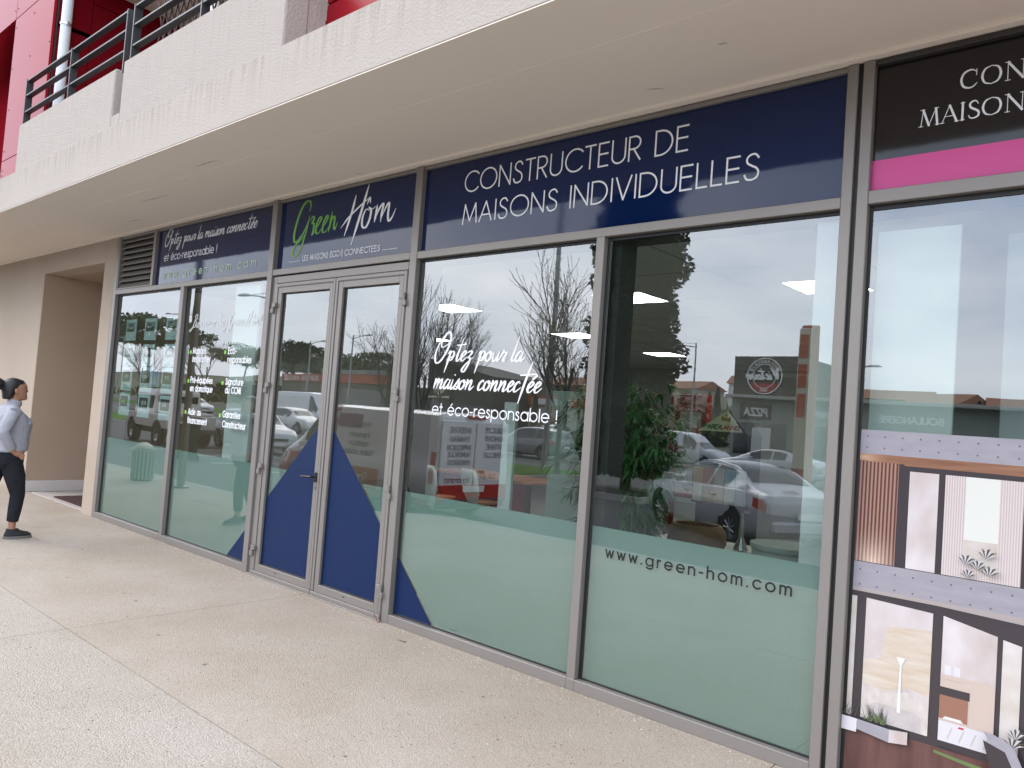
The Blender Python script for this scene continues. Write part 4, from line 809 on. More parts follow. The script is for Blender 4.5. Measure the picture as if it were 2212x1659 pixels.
# white pilaster boards close behind the panes
for x0, x1, y0, y1, z0, z1, lab in ((-7.205, -6.745, .10, .13, .97, 2.70, 'tall white board hung behind the pane with bulleted services'), (-1.442, -1.30, .10, .4, .0, 2.70, 'white pilaster behind the right edge of the rightmost pane'),
                                    (-3.757, -3.64, .40, .43, .0, 1.70, 'narrow pale board left of the roll-up banner')):
    tag(MB().cbox(x0, x1, y0, y1, max(z0, -.012), z1, .003).obj('white_board', 'white_board'), lab, 'board')
# roll-up banner, its back towards the street
mat('banner_cloth', (.42, .50, .44), .6, trans=.2); mat('banner_bar', (.03, .03, .03), .4)
bn = empty('rollup_banner', (-3.52, 1.15, 0), label='pale roll-up banner with black top bar behind the script pane', cat='banner')
MB().box(-.38, .38, -.002, .002, .08, 1.84).obj('cloth', 'banner_cloth', bn); MB().cbox(-.39, .39, -.012, .012, 1.835, 1.87, .004).obj('top_bar', 'banner_bar', bn); MB().cbox(-.43, .43, -.06, .06, -.012, .085, .01).obj('base', 'led_frame', bn); MB().tube([(.12, .025, .05), (.12, .025, 1.83)], .009, 8).obj('pole', 'led_frame', bn)
# chairs with white shells and the table behind them
mat('shell_white', (.62, .66, .62), .3, spec=.5); mat('chair_seat', (.42, .20, .10), .45, var=(12, .4, (.30, .13, .06))); mat('chrome', (.6, .6, .62), .15, metal=1); mat('table_wood', (.40, .16, .07), .4, var=(5, .4)); mat('table_red', (.22, .022, .03), .5)
def chair(loc, rz, lab):
    c = empty('chair', loc, rz, lab, 'chair', 'shell chairs at the table')
    nx, nz = 8, 12; vs = []; fs = []
    for s_ in (0, .012):
        for j in range(nz+1):
            q = j/nz; z = .40+.47*q; wd = (.20+.035*math.sin(q*2.2)) if q > .28 else (.13+.07*(q/.28)**2); wd *= (1-.35*max(0, q-.88)/.12)
            for i in range(nx+1):
                u = -1+2*i/nx; vs.append((u*wd, -.02-.10*q-.05*u*u*-1+.0+s_+.06*max(0, .28-q), z))
    m_ = (nx+1)*(nz+1)
    for j in range(nz):
        for i in range(nx): a = j*(nx+1)+i; fs += [(a, a+1, a+nx+2, a+nx+1), (m_+a, m_+a+nx+1, m_+a+nx+2, m_+a+1)]
    for j in range(nz):
        a = j*(nx+1); fs += [(a, a+nx+1, m_+a+nx+1, m_+a), (a+nx, m_+a+nx, m_+a+2*nx+1, a+2*nx+1)]
    for i in range(nx): a = nz*(nx+1)+i; fs += [(a, a+1, m_+a+1, m_+a), (i, m_+i, m_+i+1, i+1)]
    MB().faces(vs, fs).obj('backrest', 'shell_white', c, smooth=True)
    st = MB(); st.loft([[(.19*math.cos(a), .20+.22*math.sin(a), z) for a in [2*math.pi*k/20 for k in range(20)]] for z in (.425, .44, .45)]); st.obj('seat', 'chair_seat', c)
    for x, y in ((-.16, .02), (.16, .02), (-.17, .38), (.17, .38)): MB().tube([(x*.6, .2+(y-.2)*.5, .425), (x, y, .38), (x*1.15, .2+(y-.2)*1.15, -.008)], .010, 8).obj('leg', 'chrome', c)
    return c
chair((-7.62, 3.32, 0), R(-12), 'white shell chair nearer the door post, seen from behind'); chair((-7.02, 3.52, 0), R(-18), 'white shell chair nearer the banner, seen from behind')
tb = empty('meeting_table', (-7.3, 4.35, 0), label='orange-brown table with dark red front behind the shell chairs', cat='table')
MB().cbox(-.95, .95, -.42, .42, .72, .755, .006).obj('tabletop', 'table_wood', tb); MB().cbox(-.85, .85, -.30, -.27, .18, .72, .003).obj('modesty_panel', 'table_red', tb)
for x in (-.85, .85):
    for y in (-.34, .34): MB().cbox(x-.03, x+.03, y-.03, y+.03, -.012, .72, .004).obj('leg', 'banner_bar', tb)
# potted bamboo
mat('leaf_bamboo', (.075, .20, .06), .45, spec=.4, var=(6, .6, (.12, .27, .085))); mat('leaf_bamboo_dk', (.04, .14, .04), .5); mat('cane', (.42, .30, .10), .5, var=(20, .5, (.25, .17, .06))); mat('terracotta', (.46, .17, .07), .7, var=(8, .3)); mat('basket', (.30, .17, .09), .8, bump=(60, .8, .01)); mat('soil', (.03, .022, .016), .95)
bp_ = empty('bamboo_plant', (-3.02, .84, 0), label='tall green bamboo plant in a pot behind the rightmost pane', cat='plant')
rb_ = random.Random(11); st = MB(); lf = MB()
for k in range(26):
    a = rb_.uniform(0, 6.283); r0 = rb_.uniform(.02, .12); h = rb_.uniform(1.2, 1.84); lean = rb_.uniform(.04, .34)
    P = [Vector((r0*math.cos(a)+lean*math.cos(a)*q*q, (r0*math.sin(a)+lean*math.sin(a)*q*q)*.75, .36+(h-.36)*q)) for q in [i/9 for i in range(10)]]
    st.tube(P, [.0075*(1-.55*i/9) for i in range(10)], 6)
    for j in range(1, 10):
        p = P[j]
        for b_ in range(rb_.choice((4, 5, 6))):
            ba = rb_.uniform(0, 6.283); bl = rb_.uniform(.05, .19); e = p+Vector((math.cos(ba)*bl, math.sin(ba)*bl*.8, rb_.uniform(-.02, .10)))
            st.tube([p, e], [.003, .0015], 4, cap=False)
            for q_ in range(rb_.choice((5, 6, 7))):
                la = ba+rb_.uniform(-1.3, 1.3); ln = rb_.uniform(.10, .18); dr = rb_.uniform(-.95, .15); d1 = Vector((math.cos(la), math.sin(la), dr)).normalized(); sd_ = d1.cross(Vector((0, 0, 1))).normalized()*rb_.uniform(.009, .015)
                m1 = e+d1*ln*.45+Vector((0, 0, .012)); tp = e+d1*ln+Vector((0, 0, -.025)); lf.faces([e, m1+sd_, tp, m1-sd_, m1+Vector((0, 0, .004))], [(0, 4, 1), (0, 3, 4), (4, 2, 1), (3, 2, 4)], rb_.choice((0, 0, 1)))
st.obj('canes', 'cane', bp_, smooth=True); lf.obj('foliage', ['leaf_bamboo', 'leaf_bamboo_dk'], bp_)
po_ = MB(); po_.lathe([(0, -.012), (.13, -.012), (.15, .02), (.19, .34), (.205, .36), (.205, .40), (.185, .40), (.175, .36), (0, .355)], n=28); smooth_ang(po_.obj('pot', 'terracotta', bp_)); MB().lathe([(0, .357), (.172, .357)], n=20).obj('soil', 'soil', bp_)
bk = MB(); bk.lathe([(0, .0), (.17, .0), (.21, .06), (.20, .15), (.17, .19), (.15, .19), (.17, .14), (.16, .03), (0, .02)], n=28); tag(smooth_ang(bk.obj('basket', 'basket', loc=(-2.62, 1.3, .735))), 'round brown basket behind the bamboo on the white table', 'basket')
# white side table, red display frame, gable-shaped product stand, sample board
mat('table_white', (.62, .62, .58), .45); mat('frame_red', (.30, .02, .025), .45); mat('stand_black', (.02, .02, .022), .5); mat('stand_face', (.80, .75, .52), .5); mat('logo_red', (.5, .02, .03), .5); mat('logo_green', (.02, .14, .06), .5); mat('logo_gold', (.45, .26, .05), .5)
wt = empty('side_table', (-2.75, 1.55, 0), label='white square side table behind the bamboo', cat='table'); MB().cbox(-.40, .40, -.40, .40, .66, .74, .006).obj('tabletop', 'table_white', wt)
for x in (-.35, .35):
    for y in (-.35, .35): MB().cbox(x-.045, x+.045, y-.045, y+.045, -.012, .66, .004).obj('leg', 'table_white', wt)
rf = empty('display_frame', (-3.42, 2.62, 0), label='tall dark red display frame beside the gable stand', cat='display'); 
for n_, a in (('upright', (-.20, -.15, -.05, .05, -.012, 1.92)), ('upright', (.12, .17, -.05, .05, -.012, 1.92)), ('top_rail', (-.15, .12, -.05, .05, 1.76, 1.92)), ('shelf', (-.15, .12, -.10, .05, 1.56, 1.62)), ('shelf', (-.15, .12, -.10, .05, .98, 1.02))): MB().cbox(*a, .004).obj(n_, 'frame_red', rf)
gs = empty('gable_stand', (-3.06, 2.5, 0), label='black house-shaped product stand with cream gable reading PAREXLANKO', cat='display')
MB().prism([(-.19, -.012), (.24, -.012), (.24, 1.585), (.06, 1.80), (.045, 1.785), (.19, 1.60), (-.19, 1.60)], 'y', .0, .30).obj('body', 'stand_black', gs)
gf = MB().prism([(-.225, 1.597), (.198, 1.603), (.045, 1.788)], 'y', -.012, -.001).obj('gable_face', 'stand_face', gs)
text(lt := MB(), 'PAREX', (-.165, -.0125, 1.622), .160, .036, .0095, SANS, .14, .18, d=.001); lt.obj('lettering', 'logo_green', gf); text(lt := MB(), 'LANKO', (-.003, -.0125, 1.622), .168, .031, .0095, SANS, .14, .18, d=.001); lt.obj('lettering', 'logo_red', gf)
lm = MB(); 
for x, z, wd, hh in ((0, 1.695, .025, .03), (.027, 1.695, .025, .045), (.054, 1.69, .025, .025)): lm.box(x, x+wd, -.0145, -.0125, z, z+hh); lm.prism([(x-.003, z+hh), (x+wd+.003, z+hh), (x+wd/2, z+hh+.014)], 'y', -.0145, -.0125)
lm.obj('emblem', 'logo_gold', gf)
sb = empty('sample_board', (-2.93, 2.28, 0), label='board of coloured render samples below the gable stand', cat='display')
MB().cbox(-.27, .24, 0, .02, .98, 1.30, .004).obj('board', 'stand_black', sb)
cols = [(.55, .30, .08), (.40, .10, .03), (.50, .46, .38), (.25, .38, .50), (.45, .50, .55), (.55, .52, .36), (.40, .28, .12), (.52, .40, .20), (.60, .58, .55), (.30, .34, .36)]
for k, c_ in enumerate(cols):
    mat('sample_%d' % k, c_, .8); i, j = k % 5, k//5; MB().cbox(-.255+i*.097, -.165+i*.097, -.012, -.0005, 1.145-j*.15, 1.285-j*.15, .002).obj('sample_tile', 'sample_%d' % k, sb)
for x in (-.22, .19): MB().cbox(x-.012, x+.012, .02, .05, -.012, .98, .002).obj('leg', 'stand_black', sb)
# stools / buckets near the pane
mat('bucket_grey', (.45, .47, .44), .5); mat('tool_steel', (.5, .52, .5), .25, metal=.8)
bu = MB(); bu.lathe([(0, 0), (.17, 0), (.21, .42), (.22, .42), (.22, .45), (0, .46)], n=28); tag(smooth_ang(bu.obj('bucket', 'bucket_grey', loc=(-1.85, 1.0, .475))), 'pale lidded bucket beside the white pilaster', 'bucket')
tag(MB().cbox(-.30, .30, -.25, .25, -.012, .475, .006).obj('plinth', 'stand_black', loc=(-1.85, 1.0, 0)), 'black plinth under the pale lidded bucket', 'plinth')
tg = empty('spray_tool', (-2.42, 1.6, 0), label='small shiny steel tool standing left of the pale bucket', cat='tool'); MB().lathe([(.05, 0), (.055, .01), (.02, .10), (.014, .24), (0, .24)], (0, 0, .74), 14).obj('hopper', 'tool_steel', tg); MB().tube([(0, 0, .97), (.01, -.02, 1.02), (.06, -.03, 1.03)], .008, 8).obj('handle', 'tool_steel', tg)
gsx = MB().box(-1.78, -1.48, .25, .45, 1.935, 1.947); tag(gsx.obj('glass_shelf', 'clear_glass'), 'clear glass shelf fixed to the white pilaster', 'shelf')
# ---- house posters in clear pockets hung behind the leftmost pane
mat('acrylic', (.55, .72, .74), .25, spec=.5); mat('sheet_paper', (.62, .72, .72), .6); mat('pic_sky', (.20, .28, .34), .5); mat('pic_lawn', (.05, .09, .03), .6); mat('pic_house', (.62, .62, .58), .6); mat('pic_roof', (.22, .09, .05), .6); mat('pic_dark', (.03, .045, .045), .5); mat('pic_blue', (.05, .14, .40), .5)
cw = {0: (-9.575, .29), 1: (-9.045, .31), 2: (-8.50, .30)}
rows = {'top': (2.222, .20), 'second': (1.920, .20), 'third': (1.620, .235), 'bottom': (1.325, .215)}
coln = ['nearest the beige pier', 'in the middle column', 'nearest the mullion']; v = 0
for rn, (z, hh) in rows.items():
    for k in range(3):
        cx, wd = cw[k]; v += 1; rr_ = random.Random(v)
        p = empty('house_poster', (cx, .075, z), label='house poster in a clear pocket, %s row, %s' % (rn, coln[k]), cat='poster', group='house posters hanging in the leftmost pane')
        MB().cbox(-wd/2, wd/2, .006, .010, -.055, hh, .002).obj('pocket', 'acrylic', p); sh = MB().box(-wd/2+.03, wd/2-.03, .002, .005, -.02, hh-.025).obj('sheet', 'sheet_paper', p)
        x0, x1, z0, z1 = -wd/2+.045, wd/2-.045, .05, hh-.04; zm = z0+(z1-z0)*.45
        pic = MB().box(x0, x1, -.0005, .0015, z0, z1).obj('picture', rr_.choice(('pic_sky', 'pic_dark', 'pic_dark')), p)
        im = MB(); im.box(x0, x1, -.0012, -.0007, z0, zm, 0); hx = x0+(x1-x0)*rr_.uniform(.15, .3); hw = (x1-x0)*rr_.uniform(.45, .6); hz = (z1-z0)*rr_.uniform(.22, .34)
        im.box(hx, hx+hw, -.0018, -.0013, zm-.012, zm+hz-.012, 1); im.prism([(hx-.012, zm+hz-.012), (hx+hw+.012, zm+hz-.012), (hx+hw*.8, zm+hz+.014), (hx+hw*.2, zm+hz+.014)], 'y', -.0018, -.0013, 2)
        for q in range(3): im.box(hx+hw*(.1+.3*q), hx+hw*(.24+.3*q), -.0024, -.0019, zm-.008, zm+hz*.55, 3)
        im.obj('house_picture', ['pic_lawn', 'pic_house', 'pic_roof', 'pic_dark'], pic)
        cd_ = MB(); cd_.tube([(-wd/2+.01, .008, hh), (-wd/2+.01, .008, hh+.07)], .0012, 4); cd_.tube([(wd/2-.01, .008, hh), (wd/2-.01, .008, hh+.07)], .0012, 4); cd_.obj('hanging_wire', 'steel', p)
bl = empty('blue_leaflet', (-8.79, .072, 1.635), label='narrow blue leaflet with white gable, between two third-row posters', cat='poster'); MB().box(-.085, .085, .002, .005, 0, .185).obj('sheet', 'sheet_paper', bl)
MB().box(-.075, .075, -.0005, .0015, .01, .175).obj('picture', 'pic_blue', bl); MB().prism([(-.05, .02), (.05, .02), (.012, .15), (-.012, .15)], 'y', -.0012, -.0007).obj('gable', 'pic_sky', bl)
# ---------------------------------------------------------------- the woman looking into the window (faces +Y)
mat('skin', (.36, .185, .115), .5, spec=.35, var=(14, .2, (.31, .155, .095))); mat('knit_grey', (.35, .35, .385), .85, spec=.15, var=(6, .25, (.29, .29, .325)), bump=(13, .5, .03)); mat('denim_black', (.016, .017, .022), .85, spec=.15, var=(9, .4, (.03, .031, .036)), bump=(11, .5, .03)); mat('hair_black', (.010, .008, .008), .38, spec=.5, bump=(120, .5, .004))
mat('shoe_black', (.016, .016, .018), .7); mat('shoe_sole', (.17, .16, .15), .7); mat('lip', (.26, .085, .07), .5); mat('eye_dark', (.02, .015, .012), .25)
PW = empty('person', (-8.93, -1.25, 0), label='woman in pale grey turtleneck and black trousers gazing into the leftmost window, hand in pocket', cat='person')
def ell(cx, cy, cz, rx, ry, n=20, tilt=0.0, p=2.0):
    o = []
    for k in range(n):
        a = 2*math.pi*k/n; c, s = math.cos(a), math.sin(a)
        o.append((cx+rx*math.copysign(abs(c)**(2/p), c), cy+ry*math.copysign(abs(s)**(2/p), s), cz+tilt*ry*math.copysign(abs(s)**(2/p), s)))
    return o
def limb(P, rad, n=14): return MB().tube(P, rad, n)
def merge(mbs):
    o = MB()
    for q in mbs: o.faces(q.v, q.f)
    return o
def shrinkwrap(mbs, name, m, vox, parent=PW, it=4):
    o = merge(mbs).obj(name, m, parent); r_ = o.modifiers.new('r', 'REMESH'); r_.mode = 'VOXEL'; r_.voxel_size = vox; r_.use_smooth_shade = True
    s_ = o.modifiers.new('s', 'SMOOTH'); s_.factor = .5; s_.iterations = it
    bake(o); o.data.polygons.foreach_set('use_smooth', [True]*len(o.data.polygons)); return o
Y = lambda y: y+1.25      # world Y to her own frame
# legs: front (her left, further from the lens is -X) ; the front foot is the one nearer the lens
hipL, hipR = Vector((-.085, Y(-1.30), .83)), Vector((.085, Y(-1.28), .83))
front = [Vector((.085, Y(-1.275), .84)), Vector((.085, Y(-1.205), .62)), Vector((.08, Y(-1.165), .44)), Vector((.075, Y(-1.175), .30)), Vector((.07, Y(-1.185), .17)), Vector((.07, Y(-1.185), .07))]
back = [Vector((-.085, Y(-1.31), .84)), Vector((-.09, Y(-1.36), .62)), Vector((-.09, Y(-1.385), .45)), Vector((-.085, Y(-1.43), .30)), Vector((-.085, Y(-1.475), .17)), Vector((-.085, Y(-1.475), .07))]
head = MB(); hc = Y(-1.25)
prof = [(1.392, .030, .035, .045), (1.405, .048, .055, .055), (1.43, .062, .078, .030), (1.46, .068, .090, .012), (1.495, .072, .098, .004), (1.53, .074, .104, -.002), (1.56, .070, .100, -.010), (1.585, .055, .080, -.014), (1.602, .022, .035, -.014)]
head.loft([ell(0, hc+dy, z, rx, ry, 20) for z, rx, ry, dy in prof])
nose = MB().loft([ell(0, hc+.086, 1.515, .006, .010, 10), ell(0, hc+.100, 1.493, .011, .016, 10), ell(0, hc+.098, 1.480, .015, .015, 10), ell(0, hc+.088, 1.474, .010, .010, 10)])
neck = MB().loft([ell(0, Y(-1.245), 1.42, .050, .055), ell(0, Y(-1.255), 1.36, .053, .058), ell(0, Y(-1.27), 1.28, .06, .065)])
torso = MB().loft([ell(0, Y(-1.285), .80, .17, .15), ell(0, Y(-1.27), .90, .165, .155), ell(0, Y(-1.255), 1.02, .155, .15), ell(0, Y(-1.25), 1.15, .17, .15), ell(0, Y(-1.275), 1.25, .175, .11), ell(0, Y(-1.285), 1.31, .12, .07)])
armR = [Vector((.185, Y(-1.30), 1.27)), Vector((.215, Y(-1.35), 1.17)), Vector((.225, Y(-1.385), 1.075)), Vector((.21, Y(-1.335), .985)), Vector((.19, Y(-1.285), .905)), Vector((.178, Y(-1.262), .875))]
armL = [Vector((-.185, Y(-1.30), 1.27)), Vector((-.215, Y(-1.35), 1.16)), Vector((-.225, Y(-1.40), 1.05)), Vector((-.21, Y(-1.34), .97)), Vector((-.19, Y(-1.28), .90)), Vector((-.18, Y(-1.26), .87))]
hand = []
for s_, A in ((1, armR), (-1, armL)):
    w_ = A[-1]; hand.append(MB().tube([w_, w_+Vector((-.006*s_, .028, -.012)), w_+Vector((-.012*s_, .062, -.022))], [.024, .034, .028], 12))
    for k in range(4):      # fingers slipping into the pocket
        b_ = w_+Vector((.016*s_-.010*k*s_*.4, .055, -.008-.016*k)); hand.append(MB().tube([b_, b_+Vector((-.004*s_, .026, -.012)), b_+Vector((-.010*s_, .044-.004*k, -.026))], [.0095, .009, .007], 8))
    b_ = w_+Vector((.002, .018, .016)); hand.append(MB().tube([b_, b_+Vector((-.002*s_, .030, .006)), b_+Vector((-.004*s_, .056, -.004))], [.011, .010, .008], 8))
body = [head, nose, neck, torso, limb(front, [.085, .075, .052, .048, .036, .032]), limb(back, [.085, .075, .052, .048, .036, .032]), limb(armR, [.048, .044, .038, .036, .027, .024]), limb(armL, [.048, .044, .038, .036, .027, .024])]+hand
for A in (front, back): body.append(MB().tube([A[-1]+Vector((0, -.03, -.035)), A[-1]+Vector((0, .10, -.045))], [.028, .026], 10))
shrinkwrap(body, 'body', 'skin', .0075, it=2)
sw = [MB().loft([ell(0, Y(-1.285), .872, .192, .165, 24, p=2.2), ell(0, Y(-1.275), .885, .198, .175, 24, p=2.2), ell(0, Y(-1.262), .95, .192, .172, 24), ell(0, Y(-1.255), 1.02, .178, .165, 24), ell(0, Y(-1.248), 1.10, .178, .168, 24), ell(0, Y(-1.243), 1.165, .188, .168, 24), ell(0, Y(-1.265), 1.24, .196, .130, 24), ell(0, Y(-1.285), 1.30, .150, .085, 24), ell(0, Y(-1.275), 1.345, .075, .066, 24)]),
      MB().loft([ell(0, Y(-1.258), 1.33, .066, .070, 20), ell(0, Y(-1.250), 1.36, .060, .067, 20, tilt=-.25), ell(0, Y(-1.245), 1.392, .060, .065, 20, tilt=-.25)]),
      limb(armR[:5], [.062, .062, .056, .051, .042]), limb(armL[:5], [.062, .062, .056, .051, .042]), MB().tube([(.09, Y(-1.287), 1.30), (.185, Y(-1.30), 1.265)], [.06, .064], 14), MB().tube([(-.09, Y(-1.287), 1.30), (-.185, Y(-1.30), 1.265)], [.06, .064], 14),
      MB().loft([ell(.075, Y(-1.135), 1.22, .03, .02, 14), ell(.07, Y(-1.137), 1.165, .08, .044, 14), ell(.075, Y(-1.145), 1.11, .05, .03, 14)]), MB().loft([ell(-.075, Y(-1.135), 1.22, .03, .02, 14), ell(-.07, Y(-1.137), 1.165, .08, .044, 14), ell(-.075, Y(-1.145), 1.11, .05, .03, 14)])]
shrinkwrap(sw, 'sweater', 'knit_grey', .0075, it=9)
tr_ = [MB().loft([ell(0, Y(-1.288), .885, .172, .150, 24), ell(0, Y(-1.29), .83, .188, .168, 24), ell(0, Y(-1.295), .76, .186, .172, 24), ell(0, Y(-1.295), .71, .15, .14, 24)]), limb([front[0], front[1], front[2], front[3], front[4]], [.105, .094, .067, .062, .052], 16), limb([back[0], back[1], back[2], back[3], back[4]], [.105, .094, .067, .062, .052], 16)]
shrinkwrap(tr_, 'trousers', 'denim_black', .0085, it=3)
for A in (front, back):
    f0 = A[-1]; sh = [MB().loft([ell(f0.x, f0.y+dy, z, rx, ry, 18) for dy, z, rx, ry in ((.058, .022, .044, .125), (.058, .040, .045, .124), (.045, .062, .041, .105), (.015, .080, .037, .066), (.0, .100, .037, .050))])]
    so_ = shrinkwrap(sh, 'shoe', 'shoe_black', .006, it=2); MB().loft([ell(f0.x, f0.y+.058, z, rx, ry, 22) for z, rx, ry in ((0.0, .045, .128), (.008, .048, .132), (.022, .048, .132), (.024, .045, .128))]).obj('sole', 'shoe_sole', so_)
    MB().tube([(f0.x+.02, f0.y+.05, .082), (f0.x, f0.y+.055, .098), (f0.x-.025, f0.y+.06, .085)], .004, 6).obj('lace', 'shoe_black', so_)
hr = [MB().loft([ell(0, hc+dy, z, rx, ry, 22) for z, rx, ry, dy in ((1.395, .045, .030, -.078), (1.42, .068, .046, -.066), (1.46, .078, .062, -.056), (1.50, .081, .078, -.048), (1.54, .082, .092, -.036), (1.575, .074, .094, -.024), (1.60, .048, .064, -.022), (1.614, .015, .02, -.024))]),
      MB().loft([ell(0, hc+.012, 1.555, .074, .052, 18), ell(0, hc+.020, 1.575, .066, .058, 18), ell(0, hc+.012, 1.595, .048, .046, 18), ell(0, hc, 1.606, .02, .02, 18)]),
      MB().loft([ell(0, Y(-1.42)+dy, z, r_, r_*1.05, 16) for z, r_, dy in ((1.485, .02, .02), (1.505, .052, .008), (1.545, .068, 0), (1.585, .055, -.004), (1.61, .02, -.006))])]
shrinkwrap(hr, 'hair', 'hair_black', .006, it=1)
for s_ in (1, -1):
    MB().loft([ell(s_*.074, hc-.012, 1.452, .006, .008, 10), ell(s_*.079, hc-.012, 1.468, .008, .014, 10), ell(s_*.082, hc-.016, 1.49, .007, .016, 10), ell(s_*.078, hc-.016, 1.508, .004, .009, 10)]).obj('ear', 'skin', PW, smooth=True)
    MB().loft([ell(s_*.034, hc+.079, z, rx, .010, 10) for z, rx in ((1.498, .004), (1.503, .013), (1.509, .004))]).obj('eye', 'eye_dark', PW, smooth=True)
    MB().tube([(s_*.018, hc+.092, 1.524), (s_*.036, hc+.084, 1.530), (s_*.056, hc+.064, 1.523)], [.003, .0042, .002], 6).obj('eyebrow', 'hair_black', PW)
MB().loft([ell(0, hc+.078, z, rx, ry, 12) for z, rx, ry in ((1.432, .010, .008), (1.440, .024, .014), (1.447, .026, .0135), (1.455, .020, .012), (1.459, .008, .008))]).obj('mouth', 'lip', PW, smooth=True)
# ---------------------------------------------------------------- the street behind the lens, mirrored in the panes
GZ = -.35
mat('tyre', (.015, .015, .016), .85); mat('rim', (.42, .43, .45), .3, metal=.9); mat('wheel_well', (.008, .008, .008), .9); mat('plastic_dk', (.03, .03, .032), .6); mat('lamp_red', (.42, .01, .012), .2); mat('lamp_clear', (.62, .64, .66), .1, spec=.8); mat('lamp_amber', (.6, .22, .02), .25); mat('plate', (.75, .75, .72), .5); mat('chrome_trim', (.5, .5, .52), .2, metal=1)
def paint(n, c): return mat('paint_'+n, c, .25, spec=.5, coat=.6, var=(.8, .08))
paint('white', (.70, .70, .70)); paint('silver', (.42, .44, .46)); paint('grey', (.20, .20, .205)); paint('dark', (.035, .035, .038)); paint('cream', (.55, .53, .47)); paint('red', (.40, .030, .015)); paint('black', (.015, .015, .017))
# station tables: x, bottom z, belt z, roof z, half width at belt, half width at roof
CARS = {
 'hatchback': (4.2, .62, [(-2.10, .42, .80, .86, .70, .56), (-2.02, .28, .92, 1.10, .83, .60), (-1.75, .20, .96, 1.36, .88, .61), (-1.2, .18, .95, 1.47, .89, .62), (-.3, .18, .93, 1.50, .89, .63), (.35, .18, .92, 1.44, .89, .62), (1.0, .18, .93, .99, .88, .70), (1.65, .20, .84, .90, .85, .66), (1.98, .26, .66, .72, .78, .58), (2.10, .38, .52, .58, .66, .48)], (-1.28, 1.30)),
 'sedan': (4.6, .63, [(-2.30, .42, .78, .84, .72, .62), (-2.20, .28, .92, .97, .83, .70), (-1.65, .20, .98, 1.04, .87, .68), (-1.0, .18, .96, 1.36, .89, .58), (-.2, .18, .94, 1.44, .89, .60), (.4, .18, .92, 1.38, .89, .59), (1.15, .18, .91, .97, .88, .70), (1.8, .20, .83, .89, .85, .66), (2.16, .26, .66, .72, .78, .58), (2.30, .38, .52, .58, .66, .48)], (-1.35, 1.40)),
 'coupe': (4.4, .65, [(-2.20, .42, .80, .86, .70, .58), (-2.10, .28, .95, 1.00, .83, .66), (-1.5, .20, .98, 1.16, .88, .62), (-.7, .18, .94, 1.36, .89, .58), (0.0, .18, .92, 1.38, .89, .58), (.5, .18, .90, 1.26, .89, .58), (1.2, .18, .88, .93, .87, .68), (1.8, .20, .78, .84, .84, .64), (2.1, .26, .62, .67, .76, .56), (2.20, .36, .48, .54, .64, .46)], (-1.35, 1.35)),
 'minivan': (4.4, .64, [(-2.20, .38, .98, 1.66, .80, .70), (-2.12, .26, 1.02, 1.78, .88, .74), (-1.2, .20, 1.0, 1.80, .90, .76), (.0, .20, .98, 1.80, .90, .76), (.55, .20, .97, 1.70, .90, .74), (1.25, .20, .98, 1.06, .89, .74), (1.75, .22, .92, .98, .86, .68), (2.08, .26, .70, .76, .80, .62), (2.20, .38, .55, .60, .70, .52)], (-1.35, 1.36)),
 'van': (4.85, .66, [(-2.42, .36, 1.02, 1.86, .90, .80), (-2.36, .26, 1.04, 1.92, .93, .84), (-1.2, .22, 1.04, 1.94, .95, .86), (.4, .22, 1.04, 1.94, .95, .86), (.85, .22, 1.04, 1.90, .95, .84), (1.55, .22, 1.04, 1.30, .94, .82), (2.0, .24, .98, 1.08, .91, .76), (2.30, .28, .72, .80, .86, .68), (2.42, .40, .56, .62, .76, .56)], (-1.5, 1.55)),
 'bigvan': (6.0, .70, [(-3.0, .45, 1.15, 2.46, .95, .88), (-2.92, .32, 1.18, 2.54, .99, .92), (-1.0, .28, 1.18, 2.56, 1.0, .93), (1.0, .28, 1.18, 2.56, 1.0, .93), (1.55, .28, 1.18, 2.46, 1.0, .90), (2.25, .28, 1.16, 1.42, .98, .84), (2.65, .30, 1.05, 1.14, .95, .78), (2.92, .34, .80, .88, .90, .70), (3.0, .45, .62, .68, .80, .60)], (-1.9, 2.05)),
}
